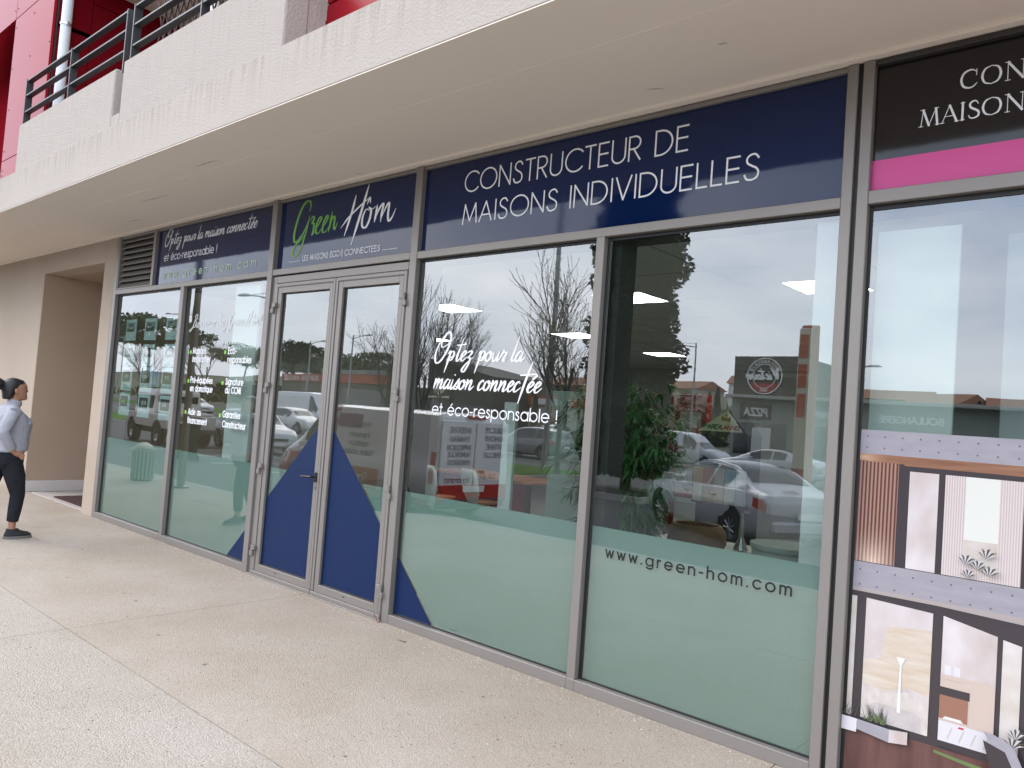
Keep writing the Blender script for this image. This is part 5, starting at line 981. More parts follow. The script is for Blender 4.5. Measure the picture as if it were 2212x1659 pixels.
def vehicle(kind, body, loc, rz, label, cat, side=None, group=None, front_col=None):
    Ln, wr, T, ax_ = CARS[kind]; T = np.array(T); V_ = empty('parked_car' if cat == 'car' else cat, loc, rz, label, cat, group)
    N_ = 54; xs = np.interp(np.linspace(0, 1, N_), np.linspace(0, 1, len(T)), T[:, 0]); st = np.stack([np.interp(xs, T[:, 0], T[:, k]) for k in range(1, 6)], 1)
    for _ in range(2): st[1:-1] = .25*st[:-2]+.5*st[1:-1]+.25*st[2:]
    F = lambda x: [float(np.interp(x, xs, st[:, k])) for k in range(5)]
    def sec(x):
        zb, zl, zr, wb, wt = F(x); h = zl-zb
        half = [(wb*.86, zb), (wb*.97, zb+h*.12), (wb*.995, zb+h*.42), (wb, zb+h*.62), (wb*.985, zl-.02), (wb*.965, zl)]
        for q in (.25, .5, .75): half.append((wb*.965+(wt-wb*.965)*q, zl+(zr-zl)*q*.93))
        half += [(wt*.985, zl+(zr-zl)*.94), (wt*.90, zr-.012), (wt*.6, zr), (wt*.3, zr+.006)]
        return half
    rings = []
    for x in xs:
        h = sec(x); rings.append([(x, y, z) for y, z in h]+[(x, 0, h[-1][1]+.002)]+[(x, -y, z) for y, z in h[::-1]])
    bd = MB().loft(rings); o = smooth_ang(bd.obj('body', body, V_), 50)
    def side_y(x, z):
        h = sec(x); zz = [p[1] for p in h]; return float(np.interp(z, zz, [p[0] for p in h]))
    def patch(name, x0, x1, zf0, zf1, m, s, off=.006, nx=10, nz=4, parent=V_):
        vs = []; fs = []
        for j in range(nz+1):
            for i in range(nx+1):
                x = x0+(x1-x0)*i/nx; z = zf0(x)+(zf1(x)-zf0(x))*j/nz; vs.append((x, s*(side_y(x, z)+off), z))
        for j in range(nz):
            for i in range(nx): a = j*(nx+1)+i; q = (a, a+1, a+nx+2, a+nx+1); fs.append(q if s < 0 else q[::-1])
        return MB().faces(vs, fs).obj(name, m, parent, smooth=True)
    roofx = [x for x, q in zip(xs, st) if q[2] > q[1]+.30]; r0, r1 = min(roofx), max(roofx)
    zl_ = lambda x: F(x)[1]+.03; zt_ = lambda x: F(x)[1]+max(.04, (F(x)[2]-F(x)[1])*.86)
    if kind in ('van', 'bigvan', 'minivan'): spans = [(max(r1-1.02, .2), r1-.02)] + ([(-.35, r1-1.12), (r0+.15, -.45)] if kind == 'minivan' and side != 'panel' else [])
    else: spans = [(r0+.05, (r0+r1)/2-.22), ((r0+r1)/2-.16, r1-.02)]
    for s in (1, -1):
        for a, b in spans: patch('side_window', a, b, zl_, zt_, 'car_glass', s)
    # windscreen and rear window laid on the sloping surface
    def top(name, x0, x1, wf, m='car_glass'):
        vs = []; fs = []; nx, ny = 8, 8
        for i in range(nx+1):
            x = x0+(x1-x0)*i/nx; zb, zl, zr, wb, wt = F(x)
            for j in range(ny+1):
                u = -1+2*j/ny; y = u*wt*wf; vs.append((x+(.012 if x > 0 else -.012), y, zr+.012-.02*abs(u)**6))
        for i in range(nx):
            for j in range(ny): a = i*(ny+1)+j; fs.append((a, a+ny+1, a+ny+2, a+1))
        return MB().faces(vs, fs).obj(name, m, V_, smooth=True)
    fx = [x for x, q in zip(xs, st) if x > 0 and .08 < q[2]-q[1] < .42]
    if fx: top('windscreen', min(fx)+.02, max(fx)-.02, .90)
    bx = [x for x, q in zip(xs, st) if x < 0 and .10 < q[2]-q[1] < .46]
    if kind in ('sedan', 'coupe', 'hatchback') and bx: top('rear_window', min(bx)+.03, max(bx)-.02, .88)
    xr, xf = float(xs[0]), float(xs[-1])
    if kind == 'minivan':
        zb, zl, zr, wb, wt = F(xr); MB().cbox(xr-.02, xr+.02, -wt*.8, wt*.8, zl+.05, zr-.12, .01).obj('rear_window', 'car_glass', V_)
    wz = wr/2
    for x in ax_:
        for s in (1, -1):
            w_ = side_y(x, .55); MB().faces([(x+(wz+.07)*math.cos(a), s*(w_+.004), .02+wz+(wz+.07)*math.sin(a)) for a in [math.pi*(-.12+1.24*k/18) for k in range(19)]]+[(x, s*(w_+.004), wz-.1)], [tuple(range(20)) if s < 0 else tuple(range(20))[::-1]]).obj('wheel_arch', 'wheel_well', V_)
            W_ = empty('wheel', (x, s*(w_-.10), wz), parent=V_); ty = MB(); ty.lathe([(wz*.62, -.10), (wz*.93, -.11), (wz, -.07), (wz, .07), (wz*.93, .11), (wz*.62, .10)], n=28, axis='y'); smooth_ang(ty.obj('tyre', 'tyre', W_))
            rm = MB(); rm.lathe([(wz*.63, -.09), (wz*.60, s*.095), (wz*.52, s*.100), (wz*.50, s*.06), (wz*.18, s*.085), (0.001, s*.09)], n=28, axis='y')
            for k in range(9):
                a = 2*math.pi*k/9; rm.tube([(0, s*.094, 0), (wz*.56*math.cos(a), s*.098, wz*.56*math.sin(a))], .016, 6)
            rm.obj('rim', 'rim', W_)
    for s in (1, -1):
        zb, zl, zr, wb, wt = F(xf-.12); patch('headlight', xf-.42, xf-.10, lambda x: F(x)[1]-.17, lambda x: F(x)[1]-.03, 'lamp_clear', s, .008, 5, 2)
        if kind in ('van', 'bigvan', 'minivan'): patch('tail_light', xr+.03, xr+.14, lambda x: .72, lambda x: 1.25, 'lamp_red', s, .008, 3, 3)
        else: patch('tail_light', xr+.06, xr+.36, lambda x: F(x)[1]-.20, lambda x: F(x)[1]-.04, 'lamp_red', s, .008, 5, 2)
        mm = MB(); mm.cbox(-.06, .06, -.07, .07, -.06, .06, .02); q = mm.obj('mirror', body, V_); q.location = (max(roofx)-.18, s*(F(max(roofx))[3]+.08), F(max(roofx))[1]+.08)
        patch('sill_trim', ax_[0]+.45, ax_[1]-.45, lambda x: F(x)[0]+.01, lambda x: F(x)[0]+.09, 'plastic_dk', s, .006, 4, 1)
        for xx in ((.1,) if kind in ('van', 'bigvan', 'coupe') else (-.75, .25)): h = MB().cbox(-.09, .09, -.018, .018, -.014, .014, .008).obj('door_handle', body if kind != 'van' else 'plastic_dk', V_); h.location = (xx, s*(side_y(xx, F(xx)[1]-.12)+.012), F(xx)[1]-.12)
    zb, zl, zr, wb, wt = F(xr+.06); MB().cbox(xr-.05, xr+.10, -wb*.9, wb*.9, zb+.02, zb+.22, .04).obj('bumper', 'plastic_dk' if kind in ('van', 'bigvan', 'minivan') else body, V_); MB().cbox(xr-.062, xr-.048, -.26, .26, zb+.26 if kind not in ('van', 'bigvan') else zb+.3, zb+.37 if kind not in ('van', 'bigvan') else zb+.41, .003).obj('number_plate', 'plate', V_)
    zb, zl, zr, wb, wt = F(xf-.06); MB().cbox(xf-.12, xf+.05, -wb*.85, wb*.85, zb-.02, zb+.16, .04).obj('bumper', body, V_); MB().cbox(xf+.048, xf+.06, -.26, .26, zb+.02, zb+.13, .003).obj('number_plate', 'plate', V_); MB().cbox(xf-.03, xf+.045, -.36, .36, zb+.19, zb+.27, .01).obj('grille', 'plastic_dk', V_)
    V_['front'] = 0; del V_['front']
    return V_, F, side_y
def VL(x, y): return (x, y, GZ)
# sign-maker's van parked at the kerb, nose to the left
van, vF, vS = vehicle('van', 'paint_white', VL(-11.85, -5.95), math.pi, 'white and red lettered van mirrored in the right door leaf and script pane', 'van')
mat('van_text', (.10, .10, .11), .5); mat('van_purple', (.20, .05, .12), .5); mat('van_orange', (.48, .13, .03), .45)
# red nose band and graphics; local +x is the nose, local -y looks at the shop because the van is turned round
def vtext(s, x, z, wd, h, m='van_text', st=.012):
    yy = -(vS(x, z)+.012); mb = MB(); text(mb, s, (x, yy, z), wd, h, st, SANS, .16, ax=(Vector((1, 0, 0)), Vector((0, 0, 1)), Vector((0, -1, 0)))); return mb.obj('lettering', m, van)
def vpatch(name, x0, x1, z0, z1, m, skew=0.0, s=-1, nx=8):
    vs = []; fs = []; nz = 6
    for j in range(nz+1):
        for i in range(nx+1):
            z = z0+(z1-z0)*j/nz; x = x0+(x1-x0)*i/nx+skew*(z-z0); vs.append((x, s*(vS(x, z)+.005), z))
    for j in range(nz):
        for i in range(nx): a = j*(nx+1)+i; fs.append((a, a+1, a+nx+2, a+nx+1))
    return MB().faces(vs, fs).obj(name, m, van, smooth=True)
vpatch('red_band', .50, .62, .32, 1.90, 'paint_red', -.12); vpatch('red_door', .64, 2.30, .34, 1.03, 'paint_red', -.12); vpatch('red_roof_edge', .3, .95, 1.80, 1.915, 'paint_red', 0); vpatch('purple_panel', -.35, .35, 1.52, 1.78, 'van_purple', -.1); vpatch('orange_panel', -1.0, .5, .46, .82, 'van_orange', -.1)
for s, x, z, wd, h, m_ in (('Enseigne', -.62, 1.56, .5, .10, 'van_text'), ('Impression', -.62, 1.36, .58, .10, 'van_text'), ('numérique', -.62, 1.20, .56, .10, 'van_text'), ('Publicité adhésive', -.80, 1.04, .86, .10, 'van_text'), ('Signarama', -.72, .56, .95, .17, 'plate'), ('04 67', -1.75, 1.42, .5, .15, 'van_text')): vtext(s, x, z, wd, h, m_, .022 if h > .12 else .014)
# rear doors: facing +X in the world = local -x
rd = MB(); rd.cbox(-2.455, -2.425, -.84, -.01, .62, 1.80, .02); rd.cbox(-2.455, -2.425, .01, .84, .62, 1.80, .02); rdo = rd.obj('rear_doors', 'paint_white', van); MB().cbox(-2.462, -2.44, -.86, .86, .40, .70, .01).obj('red_tailgate_band', 'paint_red', van); vpatch('red_sill', -2.3, .5, .30, .44, 'paint_red', 0)
WEST = (Vector((0, -1, 0)), Vector((0, 0, 1)), Vector((-1, 0, 0)))
for s, y, z, wd in (('PUBLICITE', .74, 1.62, .52), ('ADHESIVE', .72, 1.47, .50), ('VITRINE', .68, 1.32, .40), ('VEHICULE', .72, 1.17, .50), ('ENSEIGNE', -.16, 1.60, .50), ('PANNEAU', -.18, 1.45, .46), ('IMPRESSION', -.12, 1.30, .58), ('NUMERIQUE', -.12, 1.18, .56), ('BANDEROLE', -.12, 1.04, .56), ('Signarama', -.08, .74, .62), ('04 67', .55, .80, .40)):
    text(mb := MB(), s, (-2.457, y, z), wd, .085, .014, SANS, .16, ax=WEST, d=.002); mb.obj('lettering', 'van_text', rdo)
MB().cbox(-2.47, -2.452, .10, .26, .90, .95, .01).obj('door_handle', 'plastic_dk', rdo); MB().cbox(-2.46, -2.40, -.22, .22, 1.85, 1.90, .01).obj('brake_light', 'lamp_red', van)
vehicle('hatchback', 'paint_white', VL(-40.6, -22.6), R(-6), 'white hatchback mirrored just above the blue triangle', 'car')
vehicle('bigvan', 'paint_white', VL(-47.6, -28.4), R(0), 'long white delivery van mirrored behind the white hatchback', 'van')
vehicle('hatchback', 'paint_silver', VL(-25.6, -11.2), R(8), 'silver hatchback mirrored behind the mast in the bulleted pane', 'car')
vehicle('sedan', 'paint_silver', VL(-6.5, -10.2), R(180+34), 'silver saloon mirrored low in the rightmost pane, nearest of the cars', 'car')
vehicle('coupe', 'paint_silver', VL(-13.0, -27.4), R(180), 'pale coupe on the near lane before the red totem', 'car')
vehicle('minivan', 'paint_silver', VL(-19.0, -31.5), R(0), 'pale small van on the far lane left of the coupe', 'van', side='panel')
vehicle('hatchback', 'paint_grey', VL(-24.2, -25.4), R(178), 'dark grey hatchback on the road behind the tall mast', 'car')
for k, (x, y, c_, kd, lab) in enumerate(((-30, -48.5, 'paint_white', 'sedan', 'white saloon in the far car park left of the bakery'), (-35.4, -48.6, 'paint_dark', 'hatchback', 'black hatchback in the far car park beside the white saloon'), (-41, -48.2, 'paint_cream', 'hatchback', 'cream hatchback in the far car park before the orange-roofed shops'), (-47, -48.6, 'paint_silver', 'sedan', 'silver saloon in the far car park at the grey block'), (-53, -48.6, 'paint_white', 'hatchback', 'white hatchback in the far car park, leftmost of its row'), (-70, -34.0+3, 'paint_silver', 'hatchback', 'silver hatchback far off down the road'), (-62, -46.8, 'paint_white', 'sedan', 'white saloon before the burger restaurant'))): vehicle(kd, c_, VL(x, y), R(90 if y < -46 else 0), lab, 'car')
bi_scale = .68
# white off-road pick-up with hard top, boxy
PU = empty('pickup_truck', VL(-28.4, -9.3), R(6), 'white boxy off-road pick-up mirrored behind the house posters', 'truck')
pb = MB(); pb.cbox(-2.15, 2.15, -.88, .88, .62, 1.12, .03); pb.cbox(-1.2, .95, -.86, .86, 1.12, 1.16, .01); pb.cbox(.95, 2.1, -.80, .80, 1.12, 1.22, .04); pb.obj('body', 'paint_cream', PU)
ct = MB(); ct.loft([[(x, y, z) for x, y in ((-1.15-.0*z_, -.86+z_*.06), (.92-z_*.18, -.86+z_*.06), (.92-z_*.18, .86-z_*.06), (-1.15, .86-z_*.06))] for z, z_ in ((1.14, 0), (1.90, 1), (2.0, 1.5))]); ct.obj('cab', 'paint_cream', PU)
for s in (1, -1):
    for a, b in ((-1.02, -.55), (-.45, .12), (.22, .68)): MB().cbox(a, b, s*.845, s*.865, 1.28, 1.76, .008).obj('side_window', 'car_glass', PU)
    for x in (-1.35, 1.35):
        W_ = empty('wheel', (x, s*.78, .38), parent=PU); ty = MB(); ty.lathe([(.22, -.12), (.36, -.13), (.38, -.08), (.38, .08), (.36, .13), (.22, .12)], n=26, axis='y'); ty.obj('tyre', 'tyre', W_); MB().lathe([(.23, -.1), (.2, s*.11), (.1, s*.06), (.001, s*.08)], n=20, axis='y').obj('rim', 'rim', W_)
        MB().faces([(x+.48*math.cos(a), s*.884, .42+.48*math.sin(a)) for a in [math.pi*k/14 for k in range(15)]], [tuple(range(15))]).obj('wheel_arch', 'wheel_well', PU)
    MB().lathe([(.001, .0), (.11, .0), (.11, .04), (.001, .05)], (2.15, s*.55, .98), 18, axis='x').obj('headlight', 'lamp_clear', PU); MB().cbox(-2.18, -2.14, s*.6, s*.8, .8, 1.02, .005).obj('tail_light', 'lamp_red', PU)
for k in range(5): MB().cbox(2.14, 2.17, -.40, .40, .74+k*.075, .78+k*.075, .004).obj('grille_slat', 'plastic_dk', PU)
MB().cbox(2.16, 2.30, -.9, .9, .50, .64, .02).obj('bumper', 'plastic_dk', PU); MB().cbox(.80, .83, -.72, .72, 1.26, 1.78, .01).obj('windscreen', 'car_glass', PU); MB().box(-2.0, 2.0, -.6, .6, .40, .62).obj('chassis', 'plastic_dk', PU); MB().cbox(-2.12, -1.2, -.86, .86, 1.1, 1.18, .02).obj('bed_cover', 'plastic_dk', PU)
# ---------------------------------------------------------------- street furniture
mat('galv', (.30, .31, .31), .45, metal=.6); mat('post_brown', (.16, .155, .13), .5, metal=.3); mat('bin_green', (.30, .36, .33), .5); mat('bin_bag', (.55, .50, .42), .4); mat('wheelie_green', (.008, .030, .022), .45)
mp_ = empty('steel_mast', (-12.60, -2.25, 0), label='brown-grey mast mirrored in the pane with bulleted services', cat='post'); smooth_ang(MB().tube([(0, 0, -.02), (0, 0, 9.5)], [.062, .05], 20).obj('shaft', 'post_brown', mp_)); MB().lathe([(.13, -.02), (.13, .03), (.07, .05)], n=20).obj('base_plate', 'post_brown', mp_)
bi = empty('litter_bin', (-13.75, -2.1, 0), label='slatted litter bin with a bulging bag, mirrored in the leftmost pane', cat='bin')
for k in range(18): a = 2*math.pi*k/18; MB().cbox(-.028, .028, -.008, .008, .04, .78, .004).obj('slat', 'bin_green', bi); s_ = bi.children[-1] if len(bi.children) else None
for k, o in enumerate([c for c in C.objects if c.parent == bi and c.name.startswith('slat')]): a = 2*math.pi*k/18; o.location = (.27*math.cos(a), .27*math.sin(a), 0); o.rotation_euler = (0, 0, a+math.pi/2)
MB().lathe([(.26, .76), (.30, .76), (.30, .80), (.26, .80)], n=28).obj('rim', 'bin_green', bi); MB().lathe([(0, 0), (.24, 0), (.255, .75), (0, .76)], n=24).obj('liner', 'plastic_dk', bi)
bg_ = MB(); bg_.lathe([(.0, .76), (.22, .78), (.24, .84), (.17, .93), (.06, .98), (0, .98)], n=14); 
bg_.v = [(p[0]*(1+.15*math.sin(9*p[2]+p[0]*20)), p[1]*(1+.12*math.cos(11*p[1]+5)), p[2]) for p in bg_.v]; bg_.obj('bag', 'bin_bag', bi, smooth=True)
bi.scale = (bi_scale,)*3
wb = empty('wheeled_bin', VL(-21.5, -6.6), R(20), 'dark green wheeled bin mirrored beside the leftmost mullion', 'bin'); MB().loft([[(x*q, y*q, z) for x, y in ((-.3, -.36), (.3, -.36), (.3, .36), (-.3, .36))] for z, q in ((.06, .82), (.95, 1), (1.0, 1.02))]).obj('tub', 'wheelie_green', wb); MB().cbox(-.33, .33, -.40, .40, 1.0, 1.06, .02).obj('lid', 'wheelie_green', wb)
for s in (1, -1): MB().lathe([(.001, -.03), (.1, -.03), (.1, .03), (.001, .03)], (s*.24, -.30, .1), 16, axis='x').obj('wheel', 'tyre', wb)
def lamp(x, y, h, arm, az, label, head='leaf', r0=.09):
    b = empty('street_lamp', (x, y, GZ), R(az), label, 'street lamp', 'street lamps'); z1 = h-GZ
    smooth_ang(MB().tube([(0, 0, -.05), (0, 0, z1*.5), (0, 0, z1)], [r0, r0*.75, r0*.5], 12).obj('pole', 'galv', b)); MB().tube([(0, 0, z1-.25), (arm*.5, 0, z1-.12), (arm, 0, z1-.05)], [.035, .03, .025], 8).obj('arm', 'galv', b); MB().tube([(0, 0, z1-.02), (arm*.9, 0, z1-.03)], .012, 6).obj('stay', 'galv', b)
    hd_ = MB(); hd_.loft([[(arm+x_, y_*w_, z1-.05+zz*w_) for y_, zz in ((-.17, 0), (-.12, .07), (0, .11), (.12, .07), (.17, 0), (0, -.03))] for x_, w_ in ((-.12, .25), (.05, .8), (.3, 1), (.55, .85), (.75, .2))]); smooth_ang(hd_.obj('head', 'galv', b), 60); return b
lamp(-27.2, -12.3, 5.75, 1.6, 178, 'street lamp whose head shows above the pane with bulleted services, nearest of them'); lamp(-59.5, -25.0, 8.0, 4.2, 180, 'street lamp with a long arm beyond the bare trees, mirrored across the mullion'); lamp(-51.5, -30.5, 6.3, 1.6, 0, 'street lamp mirrored in the left door leaf'); lamp(-46.0, -30.5, 6.65, 1.5, 0, 'street lamp mirrored in the right door leaf')
lamp(-23.4, -40, 7.05, 2.2, 165, 'street lamp right of the dark evergreen'); lamp(-100, -36, 8.0, 2.4, 178, 'street lamp farthest down the road'); lamp(-13.2, -38.5, 5.6, .6, 0, 'thin street lamp before the bakery')
ms = empty('tall_mast', VL(-16.65, -17.0), label='very tall thin steel mast on the grass median', cat='mast'); smooth_ang(MB().tube([(0, 0, -.1), (0, 0, 6), (0, 0, 12.5)], [.11, .09, .06], 12).obj('shaft', 'galv', ms)); MB().cbox(-.5, .5, -.04, .04, 12.4, 12.5, .01).obj('crossarm', 'galv', ms)
# ---------------------------------------------------------------- trees
mat('bark_grey', (.085, .07, .06), .9, bump=(30, .6, .02)); mat('bark_brown', (.09, .055, .035), .9, bump=(25, .8, .03)); mat('needles', (.060, .085, .042), .8, var=(.9, .5, (.09, .12, .055))); mat('leaves_olive', (.105, .125, .060), .7, var=(1.1, .6, (.14, .16, .07))); mat('leaves_dark', (.016, .024, .013), .8, var=(1.3, .5, (.03, .042, .02))); mat('leaves_pale', (.16, .17, .06), .7)
def bare_mesh(seed, h, spread, upright):
    rr = random.Random(seed); tb = MB(); bb = MB(); cnt_ = [0]
    def grow(p, d, ln, r, lev):
        if cnt_[0] > 620: return
        cnt_[0] += 1; k = 4; P = [p]; q = p.copy(); dd = d.copy()
        for i in range(k):
            dd = (dd+Vector((rr.gauss(0, .10), rr.gauss(0, .10), upright*.06+rr.gauss(0, .04)))).normalized(); q = q+dd*ln/k; P.append(q.copy())
        (tb if lev == 0 else bb).tube(P, [max(.005, r*(1-.45*i/k)) for i in range(k+1)], 8 if lev == 0 else 4 if lev > 1 else 6, cap=False)
        if lev >= 4: return
        n = (6, 5, 4, 3)[lev]
        for i in range(n):
            t_ = .35+.65*(i+rr.random())/n; j = min(k-1, int(t_*k)); b_ = P[j].lerp(P[j+1], t_*k-j); a = rr.uniform(0, 6.283); e = rr.uniform(.35, .85)*spread
            u = dd.orthogonal().normalized(); u2 = dd.cross(u); nd = (dd*math.cos(e)+(u*math.cos(a)+u2*math.sin(a))*math.sin(e)).normalized(); nd.z = abs(nd.z)*.7+upright*.25; grow(b_, nd.normalized(), ln*rr.uniform(.48, .72), r*.5, lev+1)
        grow(P[-1], dd, ln*.62, r*.5, lev+1)
    grow(Vector((0, 0, -.1)), Vector((0, 0, 1)), h*.42, h*.0115, 0); return tb, bb
def bare_tree(x, y, h, seed, label, spread=1.0, upright=1.0, rz=0):
    t_ = empty('bare_tree', VL(x, y), rz, label, 'tree', 'bare street trees'); tb, bb = bare_mesh(seed, h, spread, upright); smooth_ang(tb.obj('trunk', 'bark_grey', t_), 60); c_ = bb.obj('crown', 'bark_grey', t_)
    zt = max(p[2] for p in bb.v); s_ = h/zt; t_.scale = (s_, s_, s_); return t_
bare_tree(-21.9, -15.9, 7.0, 1, 'bare tree mirrored left of the script letter O, on the median', .8, 1.2); bare_tree(-22.4, -17.3, 6.2, 2, 'smaller bare tree behind the van, on the median', .9, 1.0); bare_tree(-15.4, -16.2, 7.6, 3, 'largest bare tree beside the tall mast', 1.1, 1.0); bare_tree(-24.9, -16.8, 5.6, 4, 'bare tree mirrored at the right edge of the door', 1.0, .8)
bare_tree(-80, -37, 9.2, 5, 'bare tree behind the long-armed street lamp', 1.0, 1.0); bare_tree(-104, -40, 9.5, 6, 'bare tree beside the umbrella pine down the road', 1.1, .9); bare_tree(-33.5, -42, 8.0, 7, 'bare tree across the road before the orange-roofed shops', 1.1, .9)
def crown(mb, c, rx, ry, rz_, n, s, rr, squash=0.0, m=(0,)):
    """clumps of small leaf faces through an uneven volume"""
    c = Vector(c); lobes = []
    for _ in range(max(5, n//90)):
        u = rr.uniform(0, 6.283); v_ = rr.uniform(-1, 1); q = rr.uniform(.45, 1) ; k = math.sqrt(max(0, 1-v_*v_)); lobes.append((c+Vector((rx*k*math.cos(u)*q, ry*k*math.sin(u)*q, rz_*v_*q)), rr.uniform(.20, .38)))
    for i in range(n):
        lc, lr = lobes[i % len(lobes)]; d = Vector((rr.gauss(0, 1), rr.gauss(0, 1), rr.gauss(0, .8))).normalized()*lr*(rr.random()**.4); p = lc+Vector((d.x*rx, d.y*ry, d.z*rz_))
        a = Vector((rr.gauss(0, 1), rr.gauss(0, 1), rr.gauss(0, 1))).normalized()*s*rr.uniform(.6, 1.3); b_ = a.orthogonal().normalized()*s*rr.uniform(.3, .6); mb.faces([p-a, p+b_, p+a, p-b_], [(0, 1, 2, 3)], rr.choice(m))
def leafy(name, x, y, h, rx, rzc, n, s, label, lm='needles', seed=0, trunk_m='bark_brown', zc=None, group=None, base=GZ):
    rr = random.Random(seed); t_ = empty(name, (x, y, base), rr.uniform(0, 6), label, 'tree', group); zc = zc if zc else h-rzc
    tk = MB(); P = [Vector((0, 0, -.1)), Vector((.1*rx*.2, 0, zc*.4)), Vector((0, .05*rx, zc*.8)), Vector((0, 0, zc))]; tk.tube(P, [h*.022, h*.018, h*.014, h*.008], 10)
    for k in range(6): a = k*1.05+rr.random(); tk.tube([P[2], P[2]+Vector((math.cos(a)*rx*.35, math.sin(a)*rx*.35, (zc-P[2].z)*.8+rzc*.1)), P[2]+Vector((math.cos(a)*rx*.7, math.sin(a)*rx*.7, (zc-P[2].z)+rzc*.15))], [h*.009, h*.006, h*.002], 6)
    smooth_ang(tk.obj('trunk', trunk_m, t_), 60); cr_ = MB(); crown(cr_, (0, 0, zc), rx, rx, rzc, n, s, rr); cr_.obj('crown', lm, t_); return t_
leafy('umbrella_pine', -113, -45, 12.6, 7.5, 2.2, 5200, .34, 'large umbrella pine mirrored in the leftmost pane', 'needles', 1); leafy('umbrella_pine', -118, -72, 12.2, 5.5, 1.9, 3400, .34, 'lone umbrella pine above the burger restaurant', 'needles', 2)
def evergreen(x, y, h, r_, label):
    t_ = empty('evergreen_tree', VL(x, y), 0, label, 'tree'); MB().tube([(0, 0, -.1), (0, 0, h*.6)], [.16, .06], 10).obj('trunk', 'bark_brown', t_); rr = random.Random(3); c_ = MB()
    for i in range(24000):
        q = rr.random(); z = .55+q*(h-.55); a = rr.uniform(0, 6.283); w_ = r_*min(1, .55+z*.35)*(1-max(0, q-.8)/.2)**.7*(1+.16*math.sin(z*2.3+a*2)+.10*math.sin(z*5.1+1.3*a)+.05*math.sin(11*z)); k_ = w_*(rr.random()**.28); p = Vector((k_*math.cos(a), k_*math.sin(a), z)); u = Vector((rr.gauss(0, 1), rr.gauss(0, 1), rr.gauss(0, 1))).normalized()*.085; v_ = u.orthogonal().normalized()*.05; c_.faces([p-u, p+v_, p+u, p-v_], [(0, 1, 2, 3)])
    core = [[(w_*math.cos(a), w_*math.sin(a), z) for a in [2*math.pi*k/20 for k in range(20)] for w_ in [r_*.80*min(1, .55+z*.35)*(1-max(0, (z-.55)/(h-.55)-.8)/.2)**.7*(1+.16*math.sin(z*2.3+a*2)+.10*math.sin(z*5.1+1.3*a))]] for z in [.6+.25*i for i in range(int((h-.9)/.25))]]
    c_.loft(core); c_.obj('crown', 'leaves_dark', t_)
evergreen(-11.4, -14.0, 11.0, 1.22, 'dark evergreen mirrored behind the indoor bamboo')
for k, (x, y, h, rx, lab) in enumerate(((-170, -92, 14, 9, 'broad pine mass behind the service bullets, leftmost on the skyline'), (-152, -94, 13.4, 8, 'broad pine mass second on the skyline'), (-134, -92, 12.2, 8, 'broad pine mass behind the burger restaurant'), (-122, -92, 12.4, 8.5, 'broad pine mass behind the restaurant\'s right end'), (-142, -110, 9.5, 7, 'low pine mass left of the restaurant sign'))): leafy('pine_tree', x, y, h, rx, 2.6, 3600, .42, lab, 'leaves_olive', 10+k)
for k, (x, y, h, rx, lm, lab) in enumerate(((-54.2, -55.5, 6.6, 1.2, 'leaves_pale', 'pale feathery tree behind the grey block'), (-52.6, -57, 6.0, 1.0, 'leaves_pale', 'smaller pale feathery tree behind the grey block'), (-96, -66, 6.2, 2.2, 'leaves_olive', 'shrubby tree at the burger restaurant corner'), (-34, -57, 5.6, 3.0, 'leaves_olive', 'bushy tree right of the orange-roofed shops'), (-24.5, -36.5, 3.4, 1.2, 'needles', 'small dark shrub on the verge'))): leafy('leafy_tree', x, y, h, rx, h*.32, 1400, .22, lab, lm, 30+k)
def palm(x, y, h, label, seed, base=GZ, s=1.0):
    t_ = empty('palm_tree', (x, y, base), 0, label, 'tree'); smooth_ang(MB().tube([(0, 0, -.1), (.05, 0, h*.5), (0, 0, h)], [.2*s, .17*s, .16*s], 10).obj('trunk', 'bark_brown', t_), 60); rr = random.Random(seed); f = MB()
    for k in range(34):
        a = rr.uniform(0, 6.283); e = rr.uniform(-.5, 1.1); ln = rr.uniform(1.0, 1.5)*s; d = Vector((math.cos(a)*math.cos(e), math.sin(a)*math.cos(e), math.sin(e))); q = d.cross(Vector((0, 0, 1))).normalized(); b_ = Vector((0, 0, h))
        m1 = b_+d*ln*.55; tp = b_+d*ln+Vector((0, 0, -.35*s))
        for j in range(9):
            w_ = -1+j/4; f.faces([m1, m1+q*.03*s*w_, tp+q*w_*.45*s+Vector((0, 0, -.12*abs(w_)*s))], [(0, 1, 2)])
        f.tube([b_, m1], [.02*s, .012*s], 4, cap=False)
    f.obj('crown', 'leaves_olive', t_); return t_
palm(-40.0, -44.5, 4.6, 'bushy palm mirrored beside the tall mast', 5, s=1.35); palm(-37.6, -45.5, 3.9, 'shorter palm right of the bushy palm', 6, s=1.2)
# ---------------------------------------------------------------- low shops across the road
mat('wall_olive', (.16, .145, .105), .85, var=(.4, .3)); mat('wall_grey', (.30, .29, .26), .85, var=(.5, .3)); mat('wall_cream', (.48, .44, .36), .85, var=(.5, .3)); mat('fascia_orange', (.42, .085, .03), .6); mat('roof_tile', (.34, .16, .09), .85, var=(2, .4)); mat('dark_window', (.02, .022, .025), .1, spec=.8); mat('wall_dark', (.10, .095, .085), .8); mat('sign_red', (.36, .03, .02), .5); mat('sign_cream', (.55, .50, .38), .5); mat('wall_brown', (.10, .085, .07), .8, var=(.4, .3)); mat('wall_sage', (.24, .265, .235), .8); mat('roof_band', (.33, .32, .29), .6); mat('white_letters', (.75, .75, .73), .5)
bk_ = empty('burger_restaurant', VL(-92, -62), label='low burger restaurant with red fascia band across the road', cat='building')
def P_(mb, n, m, par): return mb.obj(n, m, par)
